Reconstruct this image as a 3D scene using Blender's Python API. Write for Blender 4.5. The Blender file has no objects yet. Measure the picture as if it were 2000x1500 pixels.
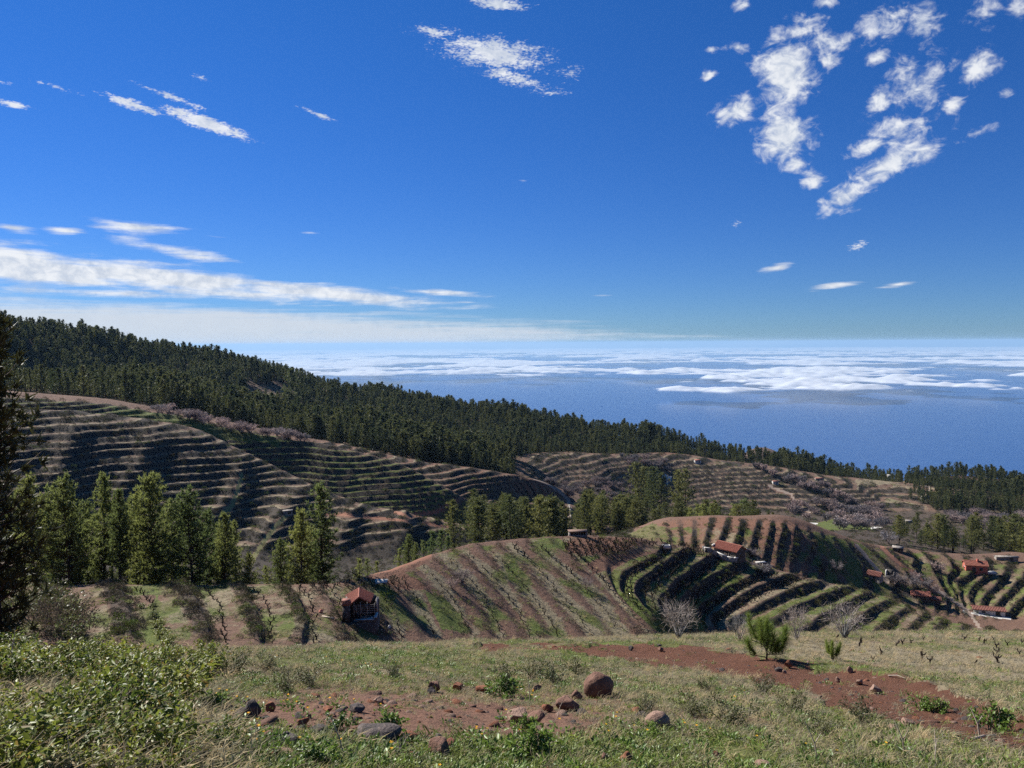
import bpy, math, random
import numpy as np
from mathutils import Vector, Matrix

random.seed(7)
RNG = np.random.default_rng(11)
SC = bpy.context.scene
COL = SC.collection

# ------------------------------------------------------------------ camera
FPX = 1503.0                                  # focal length in pixels of a 2000 px wide picture
PITCH = math.radians(3.04)
ROLL = math.radians(-0.34)
CAM_M = Matrix.Rotation(math.pi / 2 - PITCH, 3, 'X') @ Matrix.Rotation(ROLL, 3, 'Z')
cam_data = bpy.data.cameras.new('camera')
cam_data.sensor_width = 36.0
cam_data.lens = FPX / 2000.0 * 36.0
cam_data.clip_start = 0.1
cam_data.clip_end = 400000.0
cam = bpy.data.objects.new('camera', cam_data)
cam.matrix_world = CAM_M.to_4x4()             # the eye is the origin; the ground under it is 1.65 m lower
COL.objects.link(cam)
SC.camera = cam

# ------------------------------------------------------------------ sun, sky, exposure
SUN_AZ = math.radians(-52.0)                  # left of the view direction (+Y)
SUN_EL = math.radians(37.0)
SDIR = Vector((math.sin(SUN_AZ) * math.cos(SUN_EL), math.cos(SUN_AZ) * math.cos(SUN_EL), math.sin(SUN_EL)))
sun_data = bpy.data.lights.new('sun', 'SUN')
sun_data.energy = 5.0
sun_data.angle = math.radians(0.53)
sun_data.color = (1.0, 0.95, 0.87)
sun = bpy.data.objects.new('sun', sun_data)
sun.rotation_euler = SDIR.to_track_quat('Z', 'Y').to_euler()
sun.location = (-80, 60, 120)
COL.objects.link(sun)

SC.view_settings.view_transform = 'Standard'
SC.view_settings.look = 'None'
SC.view_settings.exposure = 0.95
SC.view_settings.gamma = 1.0
SC.view_settings.use_curve_mapping = False
SC.render.engine = 'CYCLES'
SC.cycles.max_bounces = 6
SC.cycles.diffuse_bounces = 3
SC.cycles.glossy_bounces = 2
SC.cycles.transmission_bounces = 4
SC.cycles.transparent_max_bounces = 24
SC.cycles.volume_bounces = 0
SC.cycles.use_denoising = False

def cam_dir(u, v):
    """unit directions (n,3) through picture points of the 2000x1500 frame"""
    u = np.asarray(u, float); v = np.asarray(v, float)
    m = np.array(CAM_M)
    d = np.stack([(u - 1000) / FPX, (750 - v) / FPX, -np.ones_like(u)], -1)
    d = d @ m.T
    return d / np.linalg.norm(d, axis=-1, keepdims=True)

def azel(u, v):
    d = cam_dir(u, v)
    return np.arctan2(d[..., 0], d[..., 1]), d[..., 2] / np.hypot(d[..., 0], d[..., 1])

def to_uv(p):
    m = np.array(CAM_M)
    q = np.asarray(p, float) @ m
    w = np.maximum(-q[..., 2], 1e-3)
    return 1000 + FPX * q[..., 0] / w, 750 - FPX * q[..., 1] / w

# ------------------------------------------------------------------ node helpers
def new_mat(name):
    m = bpy.data.materials.new(name); m.use_nodes = True
    nt = m.node_tree; nt.nodes.clear()
    return m, nt

def N(nt, kind, **kw):
    n = nt.nodes.new(kind)
    for k, v in kw.items():
        if k.startswith('i_'):
            key = k[2:]
            key = int(key) if key.isdigit() else key
            n.inputs[key].default_value = v
        else:
            setattr(n, k, v)
    return n

def L(nt, a, b): nt.links.new(a, b)

def math_node(nt, op, a, b=None, c=None, clamp=False):
    n = nt.nodes.new('ShaderNodeMath'); n.operation = op; n.use_clamp = clamp
    for i, x in enumerate((a, b, c)):
        if x is None: continue
        if isinstance(x, (int, float)): n.inputs[i].default_value = x
        else: nt.links.new(x, n.inputs[i])
    return n.outputs[0]

def smooth_node(nt, val, lo, hi, a=0.0, b=1.0):
    n = nt.nodes.new('ShaderNodeMapRange'); n.interpolation_type = 'SMOOTHSTEP'
    n.inputs['From Min'].default_value = lo; n.inputs['From Max'].default_value = hi
    n.inputs['To Min'].default_value = a; n.inputs['To Max'].default_value = b
    nt.links.new(val, n.inputs['Value'])
    return n.outputs['Result']

def mix_col(nt, fac, a, b, blend='MIX'):
    n = nt.nodes.new('ShaderNodeMix'); n.data_type = 'RGBA'; n.blend_type = blend
    for s, x in ((n.inputs['Factor'], fac), (n.inputs['A'], a), (n.inputs['B'], b)):
        if isinstance(x, (int, float)): s.default_value = x
        elif isinstance(x, (tuple, list)): s.default_value = (*x[:3], 1.0)
        else: nt.links.new(x, s)
    return n.outputs['Result']

def noise_node(nt, vec, scale, detail=4.0, rough=0.55, dist=0.0, out='Fac'):
    n = nt.nodes.new('ShaderNodeTexNoise')
    n.inputs['Scale'].default_value = scale; n.inputs['Detail'].default_value = detail
    n.inputs['Roughness'].default_value = rough; n.inputs['Distortion'].default_value = dist
    if vec is not None: nt.links.new(vec, n.inputs['Vector'])
    return n.outputs[out]

# ------------------------------------------------------------------ world: daylight sky with high clouds
world = bpy.data.worlds.new('World'); SC.world = world; world.use_nodes = True
wt = world.node_tree; wt.nodes.clear()
SKY_STRENGTH = 0.0555
sky = N(wt, 'ShaderNodeTexSky', sky_type='NISHITA', sun_disc=False)
sky.sun_elevation = SUN_EL
sky.sun_rotation = SUN_AZ
sky.altitude = 1100.0
sky.air_density = 1.0; sky.dust_density = 0.0; sky.ozone_density = 6.0
hsv = N(wt, 'ShaderNodeHueSaturation'); hsv.inputs['Saturation'].default_value = 1.24
L(wt, sky.outputs[0], hsv.inputs['Color'])
tc = N(wt, 'ShaderNodeTexCoord')
sep = N(wt, 'ShaderNodeSeparateXYZ'); L(wt, tc.outputs['Generated'], sep.inputs[0])
X, Y, Z = sep.outputs
az_n = math_node(wt, 'ARCTAN2', X, Y)
az_d = math_node(wt, 'MULTIPLY', az_n, 57.29578)
el_n = math_node(wt, 'ARCSINE', Z)
el_d = math_node(wt, 'MULTIPLY', el_n, 57.29578)
ae = N(wt, 'ShaderNodeCombineXYZ'); L(wt, az_d, ae.inputs[0]); L(wt, el_d, ae.inputs[1])
# the flat cloud deck that the view rays meet
zc = math_node(wt, 'MAXIMUM', math_node(wt, 'ADD', Z, 0.035), 0.02)
deck = N(wt, 'ShaderNodeCombineXYZ')
L(wt, math_node(wt, 'DIVIDE', X, zc), deck.inputs[0]); L(wt, math_node(wt, 'DIVIDE', Y, zc), deck.inputs[1])

def blobs(lst):
    """soft elliptical patches (u, v, half width px, half height px, tilt deg, weight) in azimuth / elevation"""
    acc = None
    for u, v, wu, hv, tilt, wgt in lst:
        d = cam_dir(u, v)
        a0 = math.degrees(math.atan2(d[0], d[1])); e0 = math.degrees(math.asin(d[2]))
        d1 = cam_dir(u + 10, v)
        pxa = (math.degrees(math.atan2(d1[0], d1[1])) - a0) / 10
        d2 = cam_dir(u, v - 10)
        pxe = (math.degrees(math.asin(d2[2])) - e0) / 10
        mp = N(wt, 'ShaderNodeMapping', vector_type='TEXTURE')
        mp.inputs['Location'].default_value = (a0, e0, 0)
        mp.inputs['Rotation'].default_value = (0, 0, math.radians(tilt))
        mp.inputs['Scale'].default_value = (wu * pxa, hv * pxe, 1)
        L(wt, ae.outputs[0], mp.inputs['Vector'])
        g = N(wt, 'ShaderNodeTexGradient', gradient_type='SPHERICAL')
        L(wt, mp.outputs[0], g.inputs[0])
        o = math_node(wt, 'MULTIPLY', g.outputs['Fac'], wgt)
        acc = o if acc is None else math_node(wt, 'MAXIMUM', acc, o)
    return acc

puffs = blobs([(1535, 140, 95, 120, 20, 1.15), (1530, 265, 90, 90, 0, 1.15), (1440, 215, 75, 45, 15, 1.0), (1560, 60, 90, 60, 10, .75),
               (1620, 85, 90, 55, 0, .8), (1620, 115, 45, 28, 0, .9), (1440, 92, 50, 24, -10, .85), (1383, 146, 28, 20, 0, .9), (1388, 97, 26, 14, 0, .8),
               (1450, 8, 34, 30, 0, .75), (1610, 5, 50, 26, 0, .7), (1730, 45, 110, 75, 0, .72), (1800, 45, 60, 70, 0, .85), (1715, 110, 40, 26, 0, .85),
               (1790, 170, 110, 130, 30, .74), (1720, 195, 45, 60, -20, .85), (1755, 260, 120, 75, 0, .78), (1700, 285, 100, 32, 10, .85),
               (1860, 205, 45, 30, 0, .8), (1905, 130, 85, 62, 0, .8), (1920, 20, 70, 60, 0, .62), (1990, 20, 60, 60, 0, .62), (1965, 182, 30, 24, 0, .75),
               (1740, 320, 150, 48, 28, 1.0), (1650, 385, 90, 48, 20, .95), (1590, 350, 48, 38, 0, .85), (1800, 300, 80, 55, 30, .8), (1555, 318, 40, 30, 0, .95),
               (1910, 258, 80, 20, 15, .55)])
fine = blobs([(965, 105, 190, 62, -6, .95), (850, 62, 120, 22, -4, .75), (1000, 150, 150, 32, -16, .8), (1110, 140, 60, 40, 0, .6), (975, 8, 110, 20, -4, 1.0), (1080, 182, 60, 12, 0, .75),
              (260, 205, 110, 20, -13, .9), (400, 240, 150, 24, -14, 1.15), (340, 190, 170, 14, -14, .72), (395, 152, 50, 16, -15, .55), (110, 170, 110, 12, -6, .6),
              (25, 203, 75, 13, -5, .95), (625, 225, 65, 11, -16, .8), (1437, 437, 24, 18, 0, .55), (1670, 482, 46, 16, 12, .7), (5, 160, 50, 12, 0, .5)])
streak = blobs([(40, 520, 420, 60, -5, 1.3), (330, 545, 520, 44, -7, 1.2), (640, 573, 420, 25, -5, 1.15), (860, 572, 150, 12, -3, .8), (910, 590, 110, 7, -2, .7),
                (270, 445, 190, 20, -3, .85), (130, 452, 70, 13, 0, 1.0), (30, 447, 70, 13, -3, .95), (340, 488, 190, 22, -8, .85), (420, 462, 80, 5, -3, .6),
                (200, 572, 420, 16, -1, .8), (1520, 522, 60, 13, 12, .95), (1622, 560, 90, 13, 8, .9), (1752, 556, 62, 9, 6, .85), (1175, 577, 50, 5, 0, .55), (1080, 575, 30, 4, 0, .45), (605, 454, 36, 5, 0, .5), (1022, 353, 22, 7, 0, .5)])
bank = blobs([(150, 645, 1300, 75, -1.0, 1.5), (700, 655, 800, 50, -1.2, 1.2), (300, 690, 1700, 60, 0, 1.0)])
pa = N(wt, 'ShaderNodeMapping'); pa.inputs['Scale'].default_value = (0.75, 1.0, 1); pa.inputs['Rotation'].default_value = (0, 0, math.radians(18)); L(wt, ae.outputs[0], pa.inputs['Vector'])
na = math_node(wt, 'ADD', math_node(wt, 'MULTIPLY', noise_node(wt, pa.outputs[0], .85, 6.0, .60, .6), .72), math_node(wt, 'MULTIPLY', noise_node(wt, pa.outputs[0], 2.2, 4.0, .58, .6), .28))
pb = N(wt, 'ShaderNodeMapping'); pb.inputs['Scale'].default_value = (0.8, 1.9, 1); pb.inputs['Rotation'].default_value = (0, 0, math.radians(10)); L(wt, ae.outputs[0], pb.inputs['Vector'])
nb = math_node(wt, 'ADD', math_node(wt, 'MULTIPLY', noise_node(wt, pb.outputs[0], 1.1, 7.0, .62, .4), .52), math_node(wt, 'MULTIPLY', noise_node(wt, pb.outputs[0], 4.6, 4.0, .6, .3), .48))
st = N(wt, 'ShaderNodeMapping'); st.inputs['Scale'].default_value = (0.11, 1.0, 1); st.inputs['Rotation'].default_value = (0, 0, math.radians(5))
L(wt, ae.outputs[0], st.inputs['Vector'])
ns = noise_node(wt, st.outputs[0], 1.5, 8.0, 0.66, 0.25)
st2 = N(wt, 'ShaderNodeMapping'); st2.inputs['Scale'].default_value = (0.05, 1.1, 1)
L(wt, ae.outputs[0], st2.inputs['Vector'])
ns2 = noise_node(wt, st2.outputs[0], 1.6, 7.0, 0.6, 0.1)
def cover(mask, noise, k, lo, hi, top):
    s = math_node(wt, 'ADD', noise, math_node(wt, 'MULTIPLY', math_node(wt, 'SUBTRACT', mask, 0.5), k))
    return math_node(wt, 'MULTIPLY', smooth_node(wt, s, lo, hi, 0.0, top), smooth_node(wt, mask, 0.0, 0.16))
c1 = cover(puffs, na, 0.52, 0.40, 0.72, 0.96)
c2 = cover(fine, nb, 0.50, 0.44, 0.66, 0.92)
c3 = cover(streak, ns, 0.58, 0.36, 0.74, 0.97)
c4 = cover(bank, ns2, 0.50, 0.28, 0.72, 0.93)
call = math_node(wt, 'MAXIMUM', math_node(wt, 'MAXIMUM', c1, c2), math_node(wt, 'MAXIMUM', c3, c4))
K = 0.55 / SKY_STRENGTH
ccol = mix_col(wt, smooth_node(wt, na, 0.38, 0.62), (0.56 * K, 0.62 * K, 0.72 * K), (0.84 * K, 0.86 * K, 0.89 * K))
ccol = mix_col(wt, c4, ccol, (0.62 * K, 0.67 * K, 0.74 * K))
rmp = N(wt, 'ShaderNodeValToRGB'); cr = rmp.color_ramp
for p, c in ((0.0, (.33, .53, .84)), (.08, (.44, .74, .66)), (.26, (.78, 1.42, .51)), (.45, (1.42, 1.78, .53)), (.75, (1.28, 1.14, .94)), (1.0, (1.08, .84, 1.04))):
    e = cr.elements[0] if p == 0 else (cr.elements[1] if p == 1.0 else cr.elements.new(p))
    e.position = p; e.color = (*c, 1)
L(wt, math_node(wt, 'DIVIDE', el_d, 30.0, clamp=True), rmp.inputs[0])
skyc = mix_col(wt, 1.0, hsv.outputs[0], rmp.outputs[0], 'MULTIPLY')
wcol = mix_col(wt, call, skyc, ccol)
bg = N(wt, 'ShaderNodeBackground'); bg.inputs['Strength'].default_value = SKY_STRENGTH
L(wt, wcol, bg.inputs['Color'])
wo = N(wt, 'ShaderNodeOutputWorld'); L(wt, bg.outputs[0], wo.inputs['Surface'])

# ------------------------------------------------------------------ tagging helpers
def tag(o, label=None, cat=None, group=None, kind=None):
    if label: o['label'] = label
    if cat: o['category'] = cat
    if group: o['group'] = group
    if kind: o['kind'] = kind
    return o

def link(name, mesh, parent=None, loc=None, rotz=None, scale=None):
    o = bpy.data.objects.new(name, mesh)
    COL.objects.link(o)
    if parent is not None: o.parent = parent
    if loc is not None: o.location = loc
    if rotz is not None: o.rotation_euler = (0, 0, rotz)
    if scale is not None: o.scale = scale if hasattr(scale, '__len__') else (scale,) * 3
    return o

def empty(name, loc, rotz=0.0, scale=1.0):
    return link(name, None, None, loc, rotz, scale)

def np_mesh(name, verts, faces, mat=None, smooth=False, mats=None, mat_idx=None):
    """faces: (n,3) or (n,4) int array"""
    verts = np.asarray(verts, np.float32); faces = np.asarray(faces, np.int32)
    me = bpy.data.meshes.new(name)
    me.vertices.add(len(verts)); me.vertices.foreach_set('co', verts.ravel())
    k = faces.shape[1]
    me.loops.add(faces.size); me.loops.foreach_set('vertex_index', faces.ravel())
    me.polygons.add(len(faces)); me.polygons.foreach_set('loop_start', np.arange(0, faces.size, k, dtype=np.int32))
    if smooth: me.polygons.foreach_set('use_smooth', np.ones(len(faces), bool))
    for m in (mats or ([mat] if mat else [])): me.materials.append(m)
    if mat_idx is not None: me.polygons.foreach_set('material_index', np.asarray(mat_idx, np.int32))
    me.update(calc_edges=True)
    return me

def vnoise(x, y, seed=0):
    xi = np.floor(x).astype(np.int64); yi = np.floor(y).astype(np.int64)
    fx = x - xi; fy = y - yi
    fx = fx * fx * (3 - 2 * fx); fy = fy * fy * (3 - 2 * fy)
    def h(a, b):
        n = (a * 374761393 + b * 668265263 + seed * 1274126177) & 0xffffffff
        n = ((n ^ (n >> 13)) * 1274126177) & 0xffffffff
        n = n ^ (n >> 16)
        return (n & 0xffff) / 65535.0
    a = h(xi, yi); b = h(xi + 1, yi); c = h(xi, yi + 1); d = h(xi + 1, yi + 1)
    return a + (b - a) * fx + (c - a) * fy + (a - b - c + d) * fx * fy

def fbm(x, y, octaves=4, seed=0, gain=0.5):
    s = 0.0; a = 1.0; t = 0.0
    for o in range(octaves):
        s = s + a * (vnoise(x * 2 ** o, y * 2 ** o, seed + o * 17) * 2 - 1); t += a; a *= gain
    return s / t

def sstep(x, a, b):
    t = np.clip((x - a) / (b - a), 0, 1)
    return t * t * (3 - 2 * t)
# ------------------------------------------------------------------ terrain: one height field in polar rings round the eye
dense = np.arange(-45.0, 45.0001, 0.12)
coarse = np.arange(48.0, 312.1, 4.0)
THD = np.concatenate([dense, coarse])
TH = np.radians(THD)
NT = len(TH)
th_s = np.where(THD > 180, THD - 360, THD)          # signed azimuth in degrees
th_key = np.radians(np.clip(th_s, -45, 45))

def line(pts):
    """pts: (u, v, d) -> horizontal distance and tangent of elevation on every column"""
    p = np.array(pts, float)
    a, e = azel(p[:, 0], p[:, 1])
    o = np.argsort(a)
    return np.interp(th_key, a[o], p[o, 2]), np.interp(th_key, a[o], e[o])

def blur(a, sg):
    k = np.arange(-3 * sg, 3 * sg + 1); w = np.exp(-0.5 * (k / sg) ** 2); w /= w.sum()
    ap = np.concatenate([np.full(3 * sg, a[0]), a[:len(dense)], np.full(3 * sg, a[len(dense) - 1])])
    b = np.convolve(ap, w, 'valid')
    r = a.copy(); r[:len(dense)] = b
    return r

def ufun(pts):
    p = np.array(pts, float)
    a, _ = azel(p[:, 0], np.full(len(p), 1000.0))
    return np.interp(th_key, a, p[:, 1])

KL = []
def vis(pts, sg=5): 
    d, t = line(pts); KL.append([blur(d, 8), blur(t, sg)])
def rel(i, dm, dt):
    dm = ufun(dm) if isinstance(dm, list) else dm
    dt = ufun(dt) if isinstance(dt, list) else dt
    d, t = KL[i]; KL.append([d * dm, t - dt])

vis([(-400, 1500, 4.6), (0, 1500, 4.9), (400, 1500, 5.4), (1000, 1500, 6.2), (1600, 1500, 6.8), (2000, 1500, 7.2), (2400, 1500, 7.5)])            # 0
vis([(-400, 1385, 7.8), (0, 1385, 8.2), (400, 1375, 9.3), (1000, 1360, 11.3), (1600, 1360, 14.5), (2000, 1370, 16), (2400, 1375, 16.5)])            # 1
vis([(-400, 1278, 17), (0, 1276, 18), (300, 1275, 19), (600, 1266, 21), (1000, 1258, 28), (1300, 1247, 38), (1600, 1243, 50), (2000, 1242, 60), (2400, 1242, 62)])   # 2 brow
rel(2, 1.25, 0.022)                                                                                                          # 3 hidden dip
vis([(-400, 1268, 55), (0, 1266, 56), (600, 1259, 61), (800, 1258, 72), (1000, 1257, 82), (1150, 1256, 89), (1280, 1250, 97), (1400, 1236, 124),
     (1550, 1246, 124), (1700, 1246, 140), (1850, 1246, 160), (2000, 1246, 185), (2400, 1246, 195)])                             # 4 foot of the vineyard hill
vis([(-400, 1146, 80), (0, 1146, 80), (400, 1144, 80), (650, 1143, 80), (760, 1116, 88), (830, 1088, 97), (920, 1063, 108), (1000, 1055, 115), (1130, 1047, 127),
     (1250, 1052, 137), (1350, 1072, 150), (1430, 1088, 157), (1560, 1126, 170), (1640, 1142, 182), (1700, 1156, 197), (1780, 1188, 199), (1880, 1224, 203), (2000, 1240, 212), (2400, 1244, 220)])   # 5 crest
rel(5, 1.06, 0.012)                                                                                                          # 6
vis([(-400, 1150, 106), (650, 1149, 106), (760, 1130, 120), (900, 1085, 150), (1000, 1072, 170), (1130, 1060, 190), (1250, 1063, 200), (1350, 1084, 206), (1430, 1095, 207), (1560, 1132, 218),
     (1700, 1164, 240), (1780, 1188, 248), (1850, 1200, 256), (1930, 1206, 263), (2000, 1206, 270), (2400, 1208, 280)])          # 7
vis([(-400, 1112, 272), (0, 1110, 272), (380, 1100, 272), (700, 1103, 280), (850, 1072, 300), (1000, 1046, 340), (1110, 1040, 360), (1200, 1042, 330), (1240, 1037, 236), (1290, 1021, 236), (1400, 1009, 240), (1530, 1019, 246),
     (1600, 1039, 258), (1700, 1066, 280), (1850, 1085, 302), (2000, 1099, 318), (2400, 1120, 330)])                          # 8 valley floor / right crest
# 9 crest of the first spur on the left; behind the right crest a hidden fall
vis([(-400, 795, 385), (0, 800, 385), (100, 800, 382), (250, 814, 376), (380, 834, 371), (500, 894, 359), (620, 952, 342), (700, 984, 330), (800, 1004, 325), (900, 1026, 338), (1000, 1018, 372), (1110, 1008, 385),
     (1200, 1045, 372), (1300, 1046, 280), (1400, 1036, 285), (1600, 1066, 305), (1850, 1108, 345), (2000, 1122, 365), (2400, 1140, 380)])
rel(9, 1.035, [(0, .020), (700, .022), (880, .018), (960, 0.004), (1100, -.003), (1300, .004), (2000, .004)])
vis([(-400, 770, 430), (0, 775, 430), (210, 789, 420), (430, 829, 413), (560, 857, 403), (650, 871, 393), (780, 904, 382), (880, 957, 364), (920, 984, 362), (1000, 982, 396), (1110, 986, 404),
     (1200, 1010, 430), (1300, 1022, 420), (1400, 1018, 430), (1600, 1046, 400), (1850, 1086, 400), (2000, 1102, 430), (2400, 1110, 440)])       # 11 second spur
rel(11, 1.03, [(0, 0), (560, 0.002), (700, .013), (900, .014), (960, 0.002), (1100, -.003), (1200, -.004), (1400, 0), (2000, 0)])
vis([(-400, 755, 470), (0, 763, 470), (210, 779, 455), (430, 821, 448), (560, 849, 436), (650, 865, 430), (830, 904, 425), (900, 911, 420), (1000, 927, 420), (1060, 939, 420), (1100, 960, 420), (1130, 985, 428),
     (1200, 996, 480), (1300, 1002, 520), (1400, 1005, 540), (1600, 1030, 480), (1850, 1060, 480), (2000, 1072, 500), (2400, 1080, 510)])        # 13 third spur
rel(13, 1.05, [(0, 0), (500, 0), (700, .006), (900, .010), (1060, .014), (1150, .003), (1250, 0), (2000, -.004)])
vis([(-400, 750, 580), (0, 758, 580), (300, 786, 570), (500, 828, 555), (700, 866, 540), (900, 903, 530), (1000, 925, 535), (1100, 956, 560), (1200, 966, 575), (1300, 986, 610), (1400, 1002, 625), (1600, 1001, 650),
     (1750, 998, 690), (1900, 1002, 680), (2000, 1008, 680), (2400, 1010, 690)])                                              # 15
vis([(-400, 738, 660), (0, 745, 660), (300, 764, 665), (500, 799, 650), (700, 844, 620), (900, 884, 600), (1000, 890, 612), (1100, 883, 650), (1200, 889, 668), (1300, 884, 735), (1400, 899, 735), (1500, 911, 740), (1600, 928, 760),
     (1750, 944, 790), (1850, 955, 770), (2000, 968, 790), (2400, 980, 800)])                                                # 16
rel(16, 1.10, [(0, .018), (700, .020), (900, .016), (1000, .010), (1250, .012), (1350, .004), (1600, .004), (2000, .004)])
vis([(-400, 570, 820), (0, 636, 900), (200, 672, 950), (300, 690, 960), (480, 718, 950), (700, 776, 930), (1000, 822, 860), (1100, 840, 840), (1250, 858, 860), (1400, 887, 810), (1500, 902, 820), (1650, 931, 840),
     (1760, 941, 850), (1800, 936, 870), (1880, 929, 890), (2000, 945, 910), (2400, 990, 930)])                               # 18 ridge
rel(18, 1.18, .05)                                                                                                           # 19
# behind the ridge the land falls to the coast; one dark cone stands up from it
d20, t20 = line([(-400, 700, 1500), (1000, 880, 1500), (1400, 915, 1500), (1440, 896, 1500), (1462, 880, 1500), (1487, 873, 1500), (1512, 880, 1500), (1545, 897, 1500), (1600, 940, 1500), (2000, 985, 1500), (2400, 1020, 1500)])
KL.append([d20, blur(np.minimum(t20, np.where(np.abs(th_s - 17.8) < 3.5, t20, KL[19][1] - .02)), 3)])
KL.append([np.full(NT, 2300.0), np.full(NT, -0.28)])
KL.append([np.full(NT, 4600.0), np.full(NT, -0.2455)])
KD = np.array([k[0] for k in KL]); KT = np.array([k[1] for k in KL])
for i in range(1, len(KD)): KD[i] = np.maximum(KD[i], KD[i - 1] * 1.012)
KZ = KD * KT
# first point under the eye
KD = np.vstack([np.zeros((1, NT)), KD]); KZ = np.vstack([np.full((1, NT), -1.65), KZ])
def K(i): return KD[i + 1]

def pchip_cols(xk, yk, x):
    """monotone cubic through (xk, yk) (n, cols) at radii x -> (len(x), cols)"""
    h = np.diff(xk, axis=0); dl = np.diff(yk, axis=0) / h
    m = np.zeros_like(xk)
    w1 = 2 * h[1:] + h[:-1]; w2 = h[1:] + 2 * h[:-1]
    same = dl[1:] * dl[:-1] > 0
    with np.errstate(divide='ignore', invalid='ignore'):
        mm = (w1 + w2) / (w1 / dl[:-1] + w2 / dl[1:])
    m[1:-1] = np.where(same, np.nan_to_num(mm), 0)
    m[0] = dl[0]; m[-1] = dl[-1]
    out = np.empty((len(x), xk.shape[1]))
    for c in range(xk.shape[1]):
        j = np.clip(np.searchsorted(xk[:, c], x, 'right') - 1, 0, len(xk) - 2)
        t = (x - xk[j, c]) / h[j, c]
        t = np.clip(t, 0, 1)
        hh = h[j, c]
        out[:, c] = ((1 + 2 * t) * (1 - t) ** 2 * yk[j, c] + t * (1 - t) ** 2 * hh * m[j, c]
                     + t * t * (3 - 2 * t) * yk[j + 1, c] + t * t * (t - 1) * hh * m[j + 1, c])
    return out

RR = np.concatenate([np.geomspace(0.04, 6, 70), np.geomspace(6.05, 48, 240), np.arange(48.5, 130, 0.45), np.arange(130, 212, 0.5), np.arange(212, 330, 0.7),
                     np.arange(331, 480, 0.95), np.arange(481, 960, 2.6), np.geomspace(965, 4600, 46)])
NR = len(RR)
Z0 = pchip_cols(KD, KZ, RR)
# behind the viewer: the plain slope goes on upwards
wb = sstep(np.abs(th_s), 46, 80)[None, :]
zb = -1.65 - 60 * np.tanh(0.33 * RR[:, None] * np.cos(np.radians(th_s))[None, :] / 60)
Z0 = Z0 * (1 - wb) + zb * wb
GX = RR[:, None] * np.sin(TH)[None, :]; GY = RR[:, None] * np.cos(TH)[None, :]
for i_, j_, am in ((8, 9, 6.5), (10, 11, 4.0), (12, 13, 3.0), (15, 16, 4.5)):      # folds and gullies of the terraced faces
    tt = np.clip((RR[:, None] - K(i_)[None]) / (K(j_) - K(i_))[None], 0, 1)
    Z0 = Z0 + am * fbm(GX / 46, GY / 95, 3, 501 + i_) * np.sin(np.pi * tt) * (1 - wb)
pu, pv = to_uv(np.stack([GX, GY, Z0], -1))
def seg_dist(pts):
    p = np.array(pts, float); best = np.full(Z0.shape, 1e9)
    ok = (RR[:, None] > 250) & (RR[:, None] < 420) & (np.abs(th_s) < 40)[None] & (pu > p[:, 0].min() - 60) & (pu < p[:, 0].max() + 60)
    u, v = pu[ok], pv[ok]; b_ = np.full(u.shape, 1e9)
    for s_, e_ in zip(p[:-1], p[1:]):
        d = e_ - s_; t = np.clip(((u - s_[0]) * d[0] + (v - s_[1]) * d[1]) / (d @ d), 0, 1)
        b_ = np.minimum(b_, np.hypot(u - s_[0] - t * d[0], (v - s_[1] - t * d[1])))
    best[ok] = b_
    return best
tA = np.clip((RR[:, None] - K(8)[None]) / (K(9) - K(8))[None], 0, 1)
for pts, am, wd in (([(475, 915), (455, 985), (422, 1015)], 4.5, 22), ([(585, 975), (560, 1010), (490, 1095)], 5.0, 24), ([(300, 860), (270, 930), (225, 985)], 4.0, 26), ([(690, 1000), (680, 1045), (640, 1095)], 4.0, 20), ([(150, 850), (110, 940)], 4.0, 26), ([(790, 1015), (800, 1050), (770, 1085)], 3.5, 18)):
    Z0 = Z0 + am * .72 * np.exp(-(seg_dist(pts) / wd) ** 2) * np.sin(np.pi * tA)      # small spurs running down the face
RG = np.broadcast_to(RR[:, None], Z0.shape)
GU, GV = to_uv(np.stack([GX, GY, Z0], -1))
INF = (np.abs(th_s) <= 45.1)[None, :] & np.ones((NR, 1), bool)

def band(i, j, soft=0.02):
    a = K(i)[None, :]; b = K(j)[None, :]
    s = soft * (a + b) * 0.5
    return sstep(RG, a - s, a + s) * (1 - sstep(RG, b - s, b + s)) * INF

def tps(lines, lam=0.6, vs=1.6):
    P, S = [], []
    for s, pts in lines:
        p = np.array(pts, float)
        seg = np.concatenate([[0], np.cumsum(np.hypot(*np.diff(p, axis=0).T))])
        n = max(3, int(seg[-1] / 22) + 1)
        t = np.linspace(0, seg[-1], n)
        P.append(np.stack([np.interp(t, seg, p[:, 0]), np.interp(t, seg, p[:, 1]) * vs], 1)); S += [s] * n
    P = np.concatenate(P) / 100.0; S = np.array(S, float)
    def ker(r2): return np.where(r2 > 1e-12, 0.5 * r2 * np.log(np.maximum(r2, 1e-12)), 0)
    n = len(P)
    A = np.zeros((n + 3, n + 3))
    A[:n, :n] = ker(((P[:, None] - P[None]) ** 2).sum(-1)) + lam * 0.01 * np.eye(n)
    A[:n, n] = 1; A[:n, n + 1:] = P; A[n, :n] = 1; A[n + 1:, :n] = P.T
    w = np.linalg.solve(A, np.concatenate([S, np.zeros(3)]))
    def ev(u, v):
        q = np.stack([u, v * vs], -1) / 100.0
        r = np.empty(len(q))
        for a in range(0, len(q), 20000):
            c = q[a:a + 20000]
            r[a:a + 20000] = ker(((c[:, None] - P[None]) ** 2).sum(-1)) @ w[:n] + w[n] + c @ w[n + 1:]
        return r
    return ev

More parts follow.
